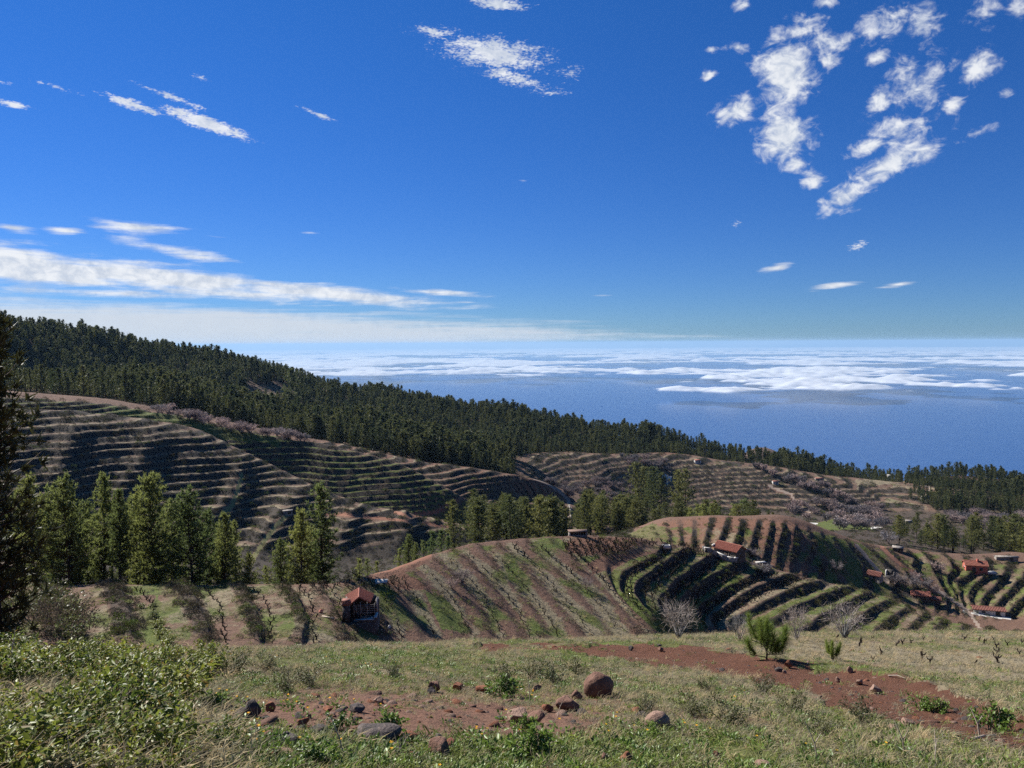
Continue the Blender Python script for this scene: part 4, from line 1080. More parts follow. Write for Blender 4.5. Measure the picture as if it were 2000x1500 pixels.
# the big forest: the nearest stand as single trees, the rest as one mass
def forest_pts(n):
    th = rg.uniform(-40, 40, n); r = np.sqrt(rg.uniform(480 ** 2, 1010 ** 2, n))
    ci = np.clip(np.round((th + 45) / .12), 0, len(dense) - 1).astype(int)
    x = r * np.sin(np.radians(th)); y = r * np.cos(np.radians(th)); z = ground_z(x, y)
    u, v = to_uv(np.stack([x, y, z], 1))
    k13, k15, k16, k18 = (K(i)[ci] for i in (13, 15, 16, 18))
    lo = np.where(u < 1005, k13 * 1.045, np.where(u < 1250, k16 * 1.02, np.where(u < 1640, k16 * 1.05, k16 * 1.04 + (k15 * .985 - k16 * 1.04) * sstep(u + 30 * fbm(x / 30, y / 30, 2, 77), 1690, 1850))))
    ok = (r > lo) & (r < k18 * 1.05)
    ok &= ~((u > 482) & (u < 578) & (v > 752) & (v < 786) & (r > 640))
    ok &= ~((u > 760) & (u < 870) & (v > 846) & (v < 862) & (r > 500) & (rg.uniform(size=n) < .75))
    thin = np.where((u < 330) & (r < k13 * 1.22), .30, np.where((u > 1000) & (u < 1640), .9, np.where((u > 1640) & (u < 1785), .5, 1.0)))
    thin = np.where((u > 330) & (u < 760) & (r < k15), .75, thin)
    ok &= rg.uniform(size=n) < thin * np.clip(1.15 + 1.1 * fbm(x / 40, y / 40, 3, 78), .25, 1)
    return x[ok], y[ok], z[ok], r[ok], u[ok]
fx, fy, fz, fr, fu = forest_pts(26000)
left_n = 300 - n_pines[0]
o_ = np.argsort(fr); pick1 = o_[:left_n]; rest = o_[left_n:]
fh = rg.uniform(7, 17, len(fx)) * (1 + .45 * fbm(fx / 50, fy / 50, 2, 55)) * np.interp(fu, [1550, 1700], [1, .72])
first_f = {}
for i in pick1:
    k = int(rg.integers(0, 6))
    ww = rg.uniform(.9, 1.25)
    seg = 'above the far left terraces' if fu[i] < 160 else 'above the green terraces' if fu[i] < 340 else 'behind the blossoming almonds' if fu[i] < 620 else 'right of the almonds' if fu[i] < 760 else 'above the dark terraces in the middle'
    segr = 'left of the far gap' if fu[i] < 1700 else 'beside the gap in the ridge' if fu[i] < 1800 else 'on the dark hill at the right'
    lab, grp = ((look(fh[i], ww, 12.5) + 'pine at the lower forest edge ' + seg, 'pines along the lower forest edge') if fu[i] < 1005 else (look(fh[i], ww, 12.5) + 'pine of the far wood ' + segr, 'pines of the far wood'))
    t, c, kk = put_pine(FPN[k], fx[i], fy[i], fh[i], lab, grp, ww, float(fz[i]))
    first_f.setdefault(k, (c, kk))
prot = [first_f[k] for k in sorted(first_f)]
h0s = np.array([FPN[k][2] for k in sorted(first_f)])
pk = rg.integers(0, len(prot), len(rest))
fo = scatter('pine_forest', np.stack([fx[rest], fy[rest], fz[rest]], 1), [[p[0] for p in prot], [p[1] for p in prot]], pk, fh[rest] / h0s[pk] * rg.uniform(.9, 1.15, len(rest)), rg.uniform(0, 6.28, len(rest)))
tag(fo, 'dark pine forest covering the slope up to the ridge', 'forest', None, 'stuff')

# ------------------------------------------------------------------ bare almond trees and pale shrubs
BT = [bare_tree(500 + i, 3.2, 2.0, 300, .075, M_twig, bl) for i, bl in enumerate([0.0, .5, 1.1, .2])]
BT += [bare_tree(540 + i, 4.5, 3.0, 520, .17, M_twig, bl) for i, bl in enumerate([0.0, .12, .4])]
NB = [bare_tree(520 + i, 1.5, 1.15, 420, .017, M_pale, 0, 12, .05) for i in range(3)]
def put_bare(kind, p, h, label, group=None, wide=1.0, cat='bare tree', name='almond_tree'):
    crown, trunk, h0 = kind
    t = empty(name, p, random.uniform(0, 6.28)); s = h / h0; t.scale = (s * wide, s * wide, s)
    tag(t, label, cat, group); link('crown', crown, t); link('trunk', trunk, t)
    return t
def almonds(n, poly, dmin, hr, label, group, kinds=(0, 1, 3)):
    P_ = np.array(poly, float); k = g = 0
    while k < n and g < n * 40:
        g += 1
        u = rg.uniform(P_[:, 0].min(), P_[:, 0].max()); v = rg.uniform(P_[:, 1].min(), P_[:, 1].max())
        if not poly_mask(poly, np.array([u]), np.array([v]))[0]: continue
        p = hit(u, v, dmin)
        put_bare(BT[kinds[int(rg.integers(0, len(kinds)))]], p, rg.uniform(*hr), label, group, rg.uniform(.9, 1.4)); k += 1
almonds(46, [(285, 800), (330, 800), (420, 826), (520, 846), (600, 862), (590, 872), (480, 850), (360, 822)], 400, (3.5, 5.5), 'grey-pink blossoming almond tree along the top of the green terraces', 'almond trees along the green terraces', (1, 2, 2, 3))
almonds(70, [(1065, 948), (1180, 940), (1260, 962), (1290, 1000), (1200, 990), (1110, 975)], 425, (2.8, 4.6), 'purple-grey leafless almond tree on the scrub slope beyond the ridge track', 'almond trees on the scrub slope', (4, 4, 5, 4))
almonds(58, [(1520, 988), (1620, 982), (1720, 985), (1740, 1030), (1650, 1040), (1560, 1010)], 300, (4, 7), 'purple-grey leafless almond tree on the valley floor', 'almond trees on the valley floor', (4, 5, 4, 6))
almonds(50, [(1840, 1010), (1900, 1000), (2010, 1000), (2010, 1050), (1900, 1040)], 380, (4, 6.5), 'grey leafless tree in the scrub right of the valley wood', 'bare trees at the right of the valley', (4, 4, 5))
almonds(26, [(1450, 905), (1520, 925), (1600, 945), (1680, 990), (1650, 990), (1560, 955)], 560, (4, 6.5), 'pale pink almond tree on the far terraces', 'almond trees on the far terraces', (5, 6, 6))
almonds(18, [(1180, 885), (1230, 895), (1300, 905), (1330, 925), (1240, 915)], 560, (4, 6.5), 'grey bare tree at the foot of the far wood', 'bare trees below the far wood', (4, 5))
for u, v, h, w, k, lab, dm in [(1632, 1118, 3.4, 1.3, 0, 'round grey bare tree beside the terraced knoll', 150), (1768, 1148, 4.2, 1.4, 0, 'big grey leafless tree between the red-roofed ruins', 205), (1800, 1150, 3.8, 1.5, 3, 'spreading grey tree above the low red roofs', 205), (1746, 1142, 3.2, 1.3, 0, 'grey bare tree beside the stone ruin', 205), (1825, 1162, 3.2, 1.2, 0, 'leafless grey tree right of the low red roofs', 205), (1790, 1135, 3, 1.2, 3, 'small purple-grey tree up the slope from the red roofs', 205),
                           (1735, 1062, 6.5, 1.2, 2, 'pink blossoming almond tree in front of the dark wood', 330), (1830, 1118, 3.6, 1.2, 1, 'bluish grey bare tree on the bank left of the red house', 240), (1185, 1044, 3.2, 1.3, 3, 'grey bare tree at the edge of the red soil field', 152),
                           (903, 1138, 1.7, 1.4, 0, 'grey twiggy shrub on the vineyard slope', 75), (884, 1150, 1.3, 1.3, 3, 'low grey twiggy shrub in the vine rows', 75), (1146, 1150, 1.6, 1.1, 0, 'thin grey bare shrub among the upper vine rows', 90), (1475, 1088, 2.4, 1.5, 0, 'round brown bare bush right of the farmhouse', 150), (1490, 1122, 2.4, 1.6, 3, 'wide grey thorny bush on the terrace below the farmhouse', 140)]:
    put_bare(BT[k], hit(u, v, dm), h, lab, None, w)
for u, v, h, w, k, lab, dm in [(1325, 1252, 1.45, .78, 0, 'pale silvery leafless shrub left of the young pine', 30), (1445, 1250, 1.1, .7, 1, 'small pale leafless shrub close left of the young pine', 30), (1556, 1250, 1.5, .55, 1, 'pale leafless shrub just right behind the young pine', 30), (1650, 1246, 1.6, .85, 2, 'wide pale leafless shrub at the edge of the far meadow', 34)]:
    put_bare(NB[k], hit(u, v, dm, 60), h, lab, None, w, 'bare shrub', 'bare_shrub')

# ------------------------------------------------------------------ scrub on terrace banks and slopes
SCR = []
for i, (m_, h_) in enumerate([(M_scrub, .75), (M_scrub, .55), (M_scrubg, .6), (M_green, .5), (M_scrubg, .45)]):
    SCR.append(clump(600 + i, 190, .7, h_, .13, m_))
scr_obj = []
for i, (u, v) in enumerate([(655, 1130), (690, 1132), (770, 1142), (760, 1168), (1245, 1235)]):
    p = hit(u, v, 60)
    o = link('scrub_bush', SCR[i], None, p, 1.0, 1.6)
    tag(o, ['dark green scrub bush left of the hut near the crest', 'dark scrub bush beside the red track at the crest', 'grey scrub bush right of the stone hut', 'bright green scrub bush in the vine rows right of the hut', 'small grey scrub bush low on the vineyard slope'][i], 'bush')
    scr_obj.append(o)
wr = (np.clip(rR * np.clip(aR / .9, 0, 1), 0, 1) * .9 + rM * np.clip(aM / 1.4, 0, 1) + RISE * .95 + S * .55) * INF * (RG > 48) * (RG < 780)
wr = np.where(RG > 330, wr * .5, wr)
cell = np.gradient(RR)[:, None] * RR[:, None] * math.radians(.12) * (THD[None] <= 45)
vis_ok = (GU > -160) & (GU < 2160)
lam = wr * cell * vis_ok * np.interp(RR, [48, 120, 300, 800], [1.0, .65, .32, .09])[:, None]
lam = lam * np.where((mR > .3) & (SR < 6), 2.6, 1.0)
sel = rg.uniform(size=lam.shape) < np.clip(lam, 0, 1)
si, sj = np.nonzero(sel)
px_ = GX[si, sj] + rg.normal(size=len(si)) * .2; py_ = GY[si, sj] + rg.normal(size=len(si)) * .2
gz_ = ground_z(px_, py_)
leftR = (mR[si, sj] > .3) & (SR[si, sj] < 14)
pkk = np.where(leftR, rg.choice([2, 4, 2, 0, 3], len(si)), rg.choice([0, 1, 0, 1, 2, 3, 4], len(si)))
ssz = rg.uniform(.35, 1.15, len(si)) * np.interp(np.hypot(px_, py_), [50, 150, 300, 700], [.75, 1.0, 1.5, 2.6])
so = scatter('bank_scrub', np.stack([px_, py_, gz_ - .05], 1), [scr_obj], pkk, ssz, rg.uniform(0, 6.28, len(si)))
tag(so, 'low dark scrub growing on the terrace banks and gullies', 'scrub', None, 'stuff')
print('scrub', len(si), 'forest', len(rest), 'pines', n_pines[0])

# ------------------------------------------------------------------ grape vines
VM = [vine_mesh(700 + i) for i in range(7)]
vines = []
def along(pts, step, dmin, dmax, jit=.12):
    w = []
    P_ = np.array(pts, float)
    for k in range(len(P_) - 1):
        n = max(2, int(np.hypot(*(P_[k + 1] - P_[k])) / 3))
        for t in np.linspace(0, 1, n, endpoint=False):
            q = P_[k] + (P_[k + 1] - P_[k]) * t
            p = hit(q[0], q[1], dmin, dmax); w.append((p.x, p.y))
    w = np.array(w); s = np.concatenate([[0], np.cumsum(np.hypot(*np.diff(w, axis=0).T))])
    t = np.arange(0, s[-1], step)
    x = np.interp(t, s, w[:, 0]) + rg.normal(size=len(t)) * jit; y = np.interp(t, s, w[:, 1]) + rg.normal(size=len(t)) * jit
    return x, y
names_row = ['leftmost vine row with the bright green strip', 'second vine row from the left', 'third vine row from the left', 'fourth vine row from the left', 'vine row two rows left of the stone hut', 'vine row running past the stone hut', 'first vine row right of the stone hut',
             'second vine row right of the stone hut', 'third vine row right of the stone hut', 'fourth vine row right of the stone hut', 'fifth vine row right of the stone hut', 'sixth vine row right of the stone hut', 'seventh vine row right of the stone hut', 'eighth vine row right of the stone hut', 'last vine row before the dark terrace banks']
for s, pts in ROWS[:15]:
    x, y = along(pts, 1.05 if s > 3 else 1.25, 52, 175)
    for a, b_ in zip(x, y): 
        if rg.uniform() < .93: vines.append((a, b_, 'bare dark grapevine stump in the ' + names_row[s], 'grapevines in the ' + names_row[s]))
for s in range(15, 21):                                  # between the dark banks on the shoulder
    p1 = np.array(ROWS[s][1], float); p2 = np.array(ROWS[s + 1][1], float)
    t = np.linspace(0, 1, 7)
    def res(p):
        sg_ = np.concatenate([[0], np.cumsum(np.hypot(*np.diff(p, axis=0).T))]); sg_ /= sg_[-1]
        return np.stack([np.interp(t, sg_, p[:, 0]), np.interp(t, sg_, p[:, 1])], 1)
    for f_ in (.35, .62):
        x, y = along(res(p1) * (1 - f_) + res(p2) * f_, 1.7, 85, 200)
        for a, b_ in zip(x, y): vines.append((a, b_, 'bare grapevine stump on the terraces between dark banks below the farmhouse', 'grapevines on the banked terraces'))
for k in range(9):                                        # red field on the crest
    v0 = 1054 + k * 3.4
    x, y = along([(1100 + k * 2, v0 + 6), (1250 - k * 3, v0)], 1.6, 95, 185)
    for a, b_ in zip(x, y): vines.append((a, b_, 'tiny bare vine in the red soil field on the crest', 'vines in the red crest field'))
for k in range(6):
    x, y = along([(1255 + k * 8, 1060 + k * 3), (1400 + k * 6, 1062 + k * 7)], 2.2, 95, 200, .5)
    for a, b_ in zip(x, y): vines.append((a, b_, 'bare vine in the rough field left of the farmhouse', 'vines left of the farmhouse'))
for k in range(9):                                        # far meadow at the right
    v0 = 1250 + k * k * 1.1 + k * 4
    x, y = along([(1640 + k * 18, v0 - 1), (2040, v0 + 4 + k)], 1.7, 22, 75, .4)
    for a, b_ in zip(x, y): 
        if rg.uniform() < .8 and math.hypot(a, b_) > 24: vines.append((a, b_, 'small dark vine stump in the rough meadow right of the dirt track', 'vine stumps in the right meadow'))
for k in range(5):
    x, y = along([(560 + k * 20, 1146), (790, 1150 - k * 6)], 1.6, 68, 90, .4)
    for a, b_ in zip(x, y): vines.append((a, b_, 'bare dark vine on the crest behind the stone hut', 'vines on the crest behind the hut'))
vines = [q for q in vines if 'meadow' in q[2] or not near[cover_at(q[0], q[1])]]
vines.sort(key=lambda q: q[0] ** 2 + q[1] ** 2)
vobs = []
for i, (a, b_, lab, grp) in enumerate(vines[:300]):
    o = link('grape_vine', VM[i % 7], None, (a, b_, float(ground_z(a, b_))), rg.uniform(0, 6.28), rg.uniform(.85, 1.35) * (.30 if 'meadow' in lab else .58))
    tag(o, lab, 'grapevine', grp); vobs.append(o)
rv_ = [q for q in vines[300:] if 'meadow' not in q[2]]
vx = np.array([q[0] for q in rv_]); vy = np.array([q[1] for q in rv_])
vo = scatter('farther_grape_vines', np.stack([vx, vy, ground_z(vx, vy)], 1), [vobs[:7]], rg.integers(0, 7, len(vx)), rg.uniform(.8, 1.3, len(vx)), rg.uniform(0, 6.28, len(vx)))
tag(vo, 'bare grapevines in rows on the farther vineyard slopes', 'grapevines', None, 'stuff')
print('vines', len(vines))
# ------------------------------------------------------------------ boulders of the foreground
M_rock = grain_mat('red_brown_rock', (.120, .062, .044), (.205, .118, .086), 7, .9, .8, (.065, .042, .035))
M_rockr = grain_mat('rust_red_rock', (.165, .062, .032), (.26, .115, .068), 8, .92, .8, (.09, .045, .03))
M_rockd = grain_mat('dark_rock', (.040, .034, .034), (.105, .085, .078), 7, .85, .8, (.15, .11, .095))
M_rockp = grain_mat('pinkish_rock', (.20, .125, .092), (.30, .20, .155), 7, .9, .8, (.15, .085, .062))
def ico(sub):
    import bmesh
    bm = bmesh.new(); bmesh.ops.create_icosphere(bm, subdivisions=sub, radius=1.0)
    v = np.array([w.co[:] for w in bm.verts]); f = np.array([[w.index for w in fc.verts] for fc in bm.faces]); bm.free()
    return v, f
ICO3 = ico(3); ICO2 = ico(2)
def rock_mesh(seed, sx, sy, sz, mat, facets=7, sharp=.97, src=None, rough=.05):
    rng = np.random.default_rng(seed); v, f = src or ICO3
    v = v.copy()
    for k in range(facets):                                  # broken faces
        n = unit(rng.normal(size=3)); h = rng.uniform(.38, .80) if facets > 2 else rng.uniform(.84, .92)
        d = v @ n - h
        v -= np.where(d > 0, d, 0)[:, None] * n * sharp
    v += .05 * unit(v) * fbm(v[:, 0] * 7 + seed, v[:, 1] * 7 + v[:, 2] * 5, 3, seed + 3)[:, None]
    v *= 1 + rough * (fbm(v[:, 0] * 2.1 + seed, v[:, 1] * 2.1 + v[:, 2] * 1.7, 4, seed))[:, None] * 2.0
    v *= np.array([sx, sy, sz])
    return np_mesh('rock', v, f, mat, facets < 3)
def boulder(u, v, wpx, hpx, mat, label, facets=7, sink=.14, seed=None, dmin=3):
    p = hit(u, v + hpx * .45, dmin, 60); d = p.length
    w = wpx * d / FPX * .86; h = hpx * d / FPX * .88
    me = rock_mesh(int(u * 7 + v), w * .54, w * .48, h * .60, mat, facets if facets < 3 else facets + 4)
    o = link('boulder', me, None, (p.x, p.y + w * .2, p.z + h * (.5 - sink)), random.uniform(-.5, .5))
    tag(o, label, 'rock')
    return o
for q in [(1170, 1340, 58, 52, M_rock, 'large rounded red-brown boulder right of the middle in the grass', 2), (466, 1396, 34, 26, M_rockd, 'dark angular rock at the front left of the dark rock pile', 8), (489, 1384, 42, 38, M_rockd, 'biggest dark rock in the middle of the dark rock pile', 8),
          (478, 1371, 18, 14, M_rockd, 'small dark rock on the back of the dark rock pile', 6), (526, 1380, 24, 22, M_rockr, 'rusty red rock at the right of the dark rock pile', 8), (440, 1424, 42, 22, M_rock, 'low red-brown rock below the dark rock pile', 5), (489, 1430, 42, 18, M_rockd, 'flat purplish rock among weeds below the dark rock pile', 5),
          (526, 1436, 28, 16, M_rock, 'small roundish brown rock right of the flat purplish rock', 4), (553, 1441, 40, 20, M_rockd, 'dark brown block partly hidden by weeds', 7), (590, 1411, 30, 22, M_rockr, 'pointed rust-red rock on the bare earth', 9), (597, 1396, 26, 14, M_rock, 'small brown rock just behind the pointed rust-red one', 6),
          (692, 1385, 38, 14, M_rockd, 'low dark flat rock on the bare earth patch', 6), (640, 1387, 26, 11, M_rockr, 'small flat reddish rock left of the low dark flat rock', 6), (737, 1368, 22, 14, M_rockp, 'greyish lump of rock at the far edge of the bare earth', 5), (733, 1434, 96, 26, M_rockd, 'long low dark slab of rock in the weeds', 3),
          (802, 1433, 22, 13, M_rockr, 'small red rock at the right end of the long dark slab', 7), (529, 1475, 28, 13, M_rockr, 'small red rock near the bottom edge among weeds', 7), (642, 1464, 34, 11, M_rockd, 'flat grey rock sunk in the ground near the bottom', 4), (776, 1466, 32, 15, M_rockd, 'dark rock half covered by the leafy weed', 6),
          (849, 1340, 36, 27, M_rock, 'tall brown block at the left end of the row of rocks', 9), (840, 1349, 22, 19, M_rockd, 'dark wedge leaning on the tall brown block', 8), (894, 1342, 38, 24, M_rockr, 'reddish block second in the row of rocks', 8), (944, 1345, 32, 22, M_rockr, 'reddish-brown rock third in the row of rocks', 7), (959, 1350, 18, 15, M_rock, 'small round brown stone touching the third rock of the row', 3),
          (1006, 1348, 15, 11, M_rockr, 'little red stone behind the flat-topped boulder', 6), (1047, 1346, 28, 13, M_rock, 'low brown stone left of the large rounded boulder', 4), (1125, 1358, 26, 20, M_rock, 'brown stone just left below the large rounded boulder', 5), (1110, 1376, 50, 32, M_rock, 'cone-shaped brown rock with a dark right side', 5),
          (1070, 1383, 26, 19, M_rockr, 'broken rust-red rock between the cone-shaped rock and the flat-topped boulder', 8), (1012, 1399, 50, 28, M_rockp, 'left half of the flat-topped boulder with a pale earthy top', 6), (1046, 1401, 38, 30, M_rock, 'dark split boulder beside the flat-topped one', 5),
          (858, 1459, 46, 42, M_rock, 'upright cone-shaped rock near the bottom middle', 4), (858, 1440, 18, 14, M_rockd, 'grey stone behind the upright cone-shaped rock', 4), (808, 1442, 22, 16, M_rockr, 'small reddish rock left of the upright cone-shaped rock', 7), (1286, 1410, 48, 32, M_rockp, 'rounded tan boulder alone in the grass', 2),
          (1246, 1399, 11, 9, M_rockd, 'small round dark stone left of the tan boulder', 2), (1222, 1482, 32, 24, M_rockr, 'angular rust-red rock at the bottom edge', 8), (1181, 1480, 22, 22, M_rock, 'brown rock left of the angular rust-red one at the bottom', 6), (1396, 1477, 28, 20, M_rockr, 'rusty rock with a dark right side near the bottom', 6),
          (1490, 1497, 34, 14, M_rockp, 'pale tan rock cut by the bottom edge', 4), (1711, 1347, 28, 19, M_rockp, 'pink flat stone lying on the dirt track', 7), (1681, 1332, 16, 12, M_rockp, 'small pinkish triangular stone on the dirt track', 8), (1638, 1328, 10, 12, M_rockp, 'tiny pale pointed stone standing on the dirt track', 8),
          (1662, 1308, 12, 15, M_rockp, 'grey upright stone at the far edge of the dirt track', 7), (1543, 1298, 24, 17, M_rockr, 'tilted red slab on the small stone heap', 9), (1522, 1307, 16, 12, M_rockd, 'dark stone in the small stone heap', 7), (1534, 1312, 12, 9, M_rockp, 'pale stone at the foot of the small stone heap', 7), (1513, 1303, 10, 8, M_rock, 'small brown stone at the left of the small stone heap', 6),
          (1776, 1414, 32, 15, M_rockp, 'reddish flat stone at the near edge of the dirt track', 5), (1748, 1420, 22, 12, M_rockp, 'grey-pink stone beside the reddish flat stone at the near track edge', 5), (1232, 1266, 12, 11, M_rockd, 'dark clod on the far edge of the track', 6), (1290, 1268, 12, 11, M_rock, 'brown clod on the far edge of the track', 6)]:
    boulder(*q[:6], q[6], facets=q[7] if len(q) > 7 else 6) if False else boulder(q[0], q[1], q[2], q[3], q[4], q[5], q[6])
M_wood = grain_mat('weathered_wood', (.30, .24, .19), (.45, .38, .31), 12, stretch=(1, 1, .3))
# loose stones, too many to count
SPT = [rock_mesh(900 + i, 1, .8, .6, m_, 6, .9, ICO2) for i, m_ in enumerate([M_rock, M_rockr, M_rockd, M_rockp])]
st_obj = []
for i, (u, v, w_) in enumerate([(560, 1420, .05), (650, 1400, .05), (1200, 1420, .045), (1600, 1360, .05)]):
    p = hit(u, v, 3); o = link('small_stone', SPT[i], None, p, 0, w_); st_obj.append(o)
    tag(o, ['small brown stone near the pointed rust-red rock', 'small red stone on the bare earth patch', 'little dark stone in the grass below the large boulder', 'pale small stone on the dirt track'][i], 'stone')
n_ = 9000
th = np.radians(rg.uniform(-38, 40, n_)); r_ = np.exp(rg.uniform(math.log(4.5), math.log(58), n_)); x = r_ * np.sin(th); y = r_ * np.cos(th)
i_, c_ = cover_at(x, y)
w_ = np.clip(1.0 - 1.1 * G[i_, c_] - .9 * D[i_, c_], .06, 1) * near[i_, c_] + TM[i_, c_] * 1.0
ok = rg.uniform(size=n_) < w_
x, y = x[ok], y[ok]
so = scatter('loose_stones', np.stack([x, y, ground_z(x, y) - .004], 1), [st_obj], rg.integers(0, 4, len(x)), (rg.gamma(1.3, .45, len(x)) * 0.035 + .008) * np.where(near[cover_at(x, y)] & ~TM[cover_at(x, y)], 1.35, 1.0), rg.uniform(0, 6.28, len(x)))
tag(so, 'loose stones and clods strewn over the bare red earth', 'stones', None, 'stuff')

# ------------------------------------------------------------------ grass, weeds and leafy bushes of the foreground
GP = [grass_tuft(1, 26, .20, .010, M_dry, .07), grass_tuft(2, 22, .26, .009, M_dry, .09, .8), grass_tuft(3, 20, .16, .012, M_herb, .08, .9), grass_tuft(4, 24, .13, .014, M_grass, .08, .5), grass_tuft(5, 20, .17, .013, M_grass, .09, .6)]
WF = weed(11, 22, .13, .05, .03, M_weed, 1)
WP = [weed(6, 30, .16, .070, .034, M_weed), weed(7, 24, .13, .05, .026, M_grass), weed(8, 34, .15, .05, .018, M_grass), weed(9, 40, .18, .045, .022, M_olive)]
gobj = []
for i, me in enumerate(GP + WP):
    p = hit(620 + i * 70, 1440 + (i % 3) * 14, 3)
    nm = 'grass_tuft' if i < 5 else 'weed_plant'
    o = link(nm, me, None, p, i * .7, 1.0)
    tag(o, ('tuft of ' + ('dry straw-coloured' if i < 2 else 'grey withered' if i == 2 else 'short green') + ' grass in the meadow') if i < 5 else 'low green weed in the near meadow', 'grass' if i < 5 else 'weed', None, 'stuff'); gobj.append(o)
n_ = 68000
th = np.radians(rg.uniform(-39, 39, n_)); r_ = np.exp(rg.uniform(math.log(4.0), math.log(66), n_)); x = r_ * np.sin(th); y = r_ * np.cos(th)
i_, c_ = cover_at(x, y)
g_, d_ = G[i_, c_], D[i_, c_]; clumpn = fbm(x / 1.1, y / 1.1, 3, 401)
u_, v_ = to_uv(np.stack([x, y, ground_z(x, y)], 1))
bare_ = np.exp(-(((u_ - 760) / 420) ** 2 + ((v_ - 1392) / 36) ** 2))
ok = near[i_, c_] & (~TM[i_, c_] | (rg.uniform(size=n_) < .05)) & (rg.uniform(size=n_) < np.clip(.42 + 1.3 * clumpn + .5 * (g_ + d_) - .75 * bare_, .04, 1))
x, y, g_, d_, u_, v_ = x[ok], y[ok], g_[ok], d_[ok], u_[ok], v_[ok]
m = len(x); a_ = rg.uniform(size=m)
gfrac = np.clip(g_ / (g_ + d_ + .05) + .30 * fbm(x / 2.3, y / 2.3, 3, 411) - .22 * sstep(np.hypot(x, y), 14, 30) + .10 * (v_ > 1400), .06, .88)
pkk = np.where(a_ < gfrac, np.where(np.hypot(x, y) < 12, rg.choice([3, 4, 5, 6, 7, 8, 3, 4, 7], m), rg.choice([3, 4, 3, 8, 7, 5], m)), rg.choice([0, 1, 2, 0, 2], m))
sz = rg.uniform(.45, 1.15, m) * np.interp(np.hypot(x, y), [5, 20, 60], [.60, .74, 1.35]) * (1 - .45 * np.clip(bare_[ok], 0, 1)) * np.where(pkk < 3, 1.0, .9)
go = scatter('meadow_grass', np.stack([x, y, ground_z(x, y)], 1), [gobj], pkk, sz, rg.uniform(-.6, .6, m) + np.where(pkk > 4, rg.uniform(0, 6.28, m), 0))
tag(go, 'mixed dry and green grass with low weeds on the near slope', 'grass', None, 'stuff')
print('grass', m)
# yellow flowers dotted over the near meadow
fo_ = link('flowering_weed', WF, None, hit(760, 1480, 3)); tag(fo_, 'small weed with a yellow flower near the bottom edge', 'weed', None, 'stuff')
n_ = 320; th = np.radians(rg.uniform(-32, 32, n_)); r_ = np.exp(rg.uniform(math.log(4.5), math.log(15), n_)); fx_ = r_ * np.sin(th); fy_ = r_ * np.cos(th)
i_, c_ = cover_at(fx_, fy_); ok = near[i_, c_] & ~TM[i_, c_] & (fbm(fx_ / 1.5, fy_ / 1.5, 2, 431) > .05); fx_, fy_ = fx_[ok], fy_[ok]
tag(scatter('meadow_flowers', np.stack([fx_, fy_, ground_z(fx_, fy_)], 1), [[fo_]], np.zeros(len(fx_), int), rg.uniform(.6, 1.0, len(fx_)), rg.uniform(0, 6.28, len(fx_))), 'tiny yellow flowers dotted among the near weeds', 'flowers', None, 'stuff')
# longer dry stems among the leafy thicket
n_ = 700; u0 = rg.uniform(-60, 460, n_); v0 = rg.uniform(1275, 1520, n_)
aa, ee = azel(u0, v0); r_ = np.exp(rg.uniform(math.log(4.2), math.log(19), n_)); x = r_ * np.sin(aa); y = r_ * np.cos(aa)
tag(scatter('dry_stems', np.stack([x, y, ground_z(x, y)], 1), [gobj[:3]], rg.integers(0, 3, n_), rg.uniform(.8, 1.5, n_), rg.uniform(-.5, .5, n_)), 'long dry grass stems standing through the leafy thicket', 'grass', None, 'stuff')
# clumps of grass over the vineyard hill and the nearer terraces
lamh = (np.clip(G, 0, 1) + .9 * np.clip(D, 0, 1)) * (RG > K(2)[None] * 1.1) * (RG < 300) * vis_ok * INF * cell * np.interp(RR, [50, 110, 200, 300], [6.0, 3.2, 1.2, .35])[:, None] * np.clip(.5 + 1.4 * n4, 0, 2)
hi_, hj_ = np.nonzero(rg.uniform(size=lamh.shape) < np.clip(lamh, 0, 1))
x = GX[hi_, hj_] + rg.normal(size=len(hi_)) * .15; y = GY[hi_, hj_] + rg.normal(size=len(hi_)) * .15; g_ = G[hi_, hj_]; d_ = D[hi_, hj_]
isg = rg.uniform(size=len(x)) < g_ / (g_ + d_ + .05)
tag(scatter('hill_grass', np.stack([x, y, ground_z(x, y)], 1), [gobj], np.where(isg, rg.choice([3, 4, 7], len(x)), rg.choice([0, 2, 2], len(x))), rg.uniform(.8, 1.7, len(x)) * np.interp(np.hypot(x, y), [50, 100, 300], [.9, 1.3, 2.6]), rg.uniform(-.8, .8, len(x))), 'patchy dry and green grass on the vineyard hill and terraces', 'grass', None, 'stuff')
print('hill grass', len(x))

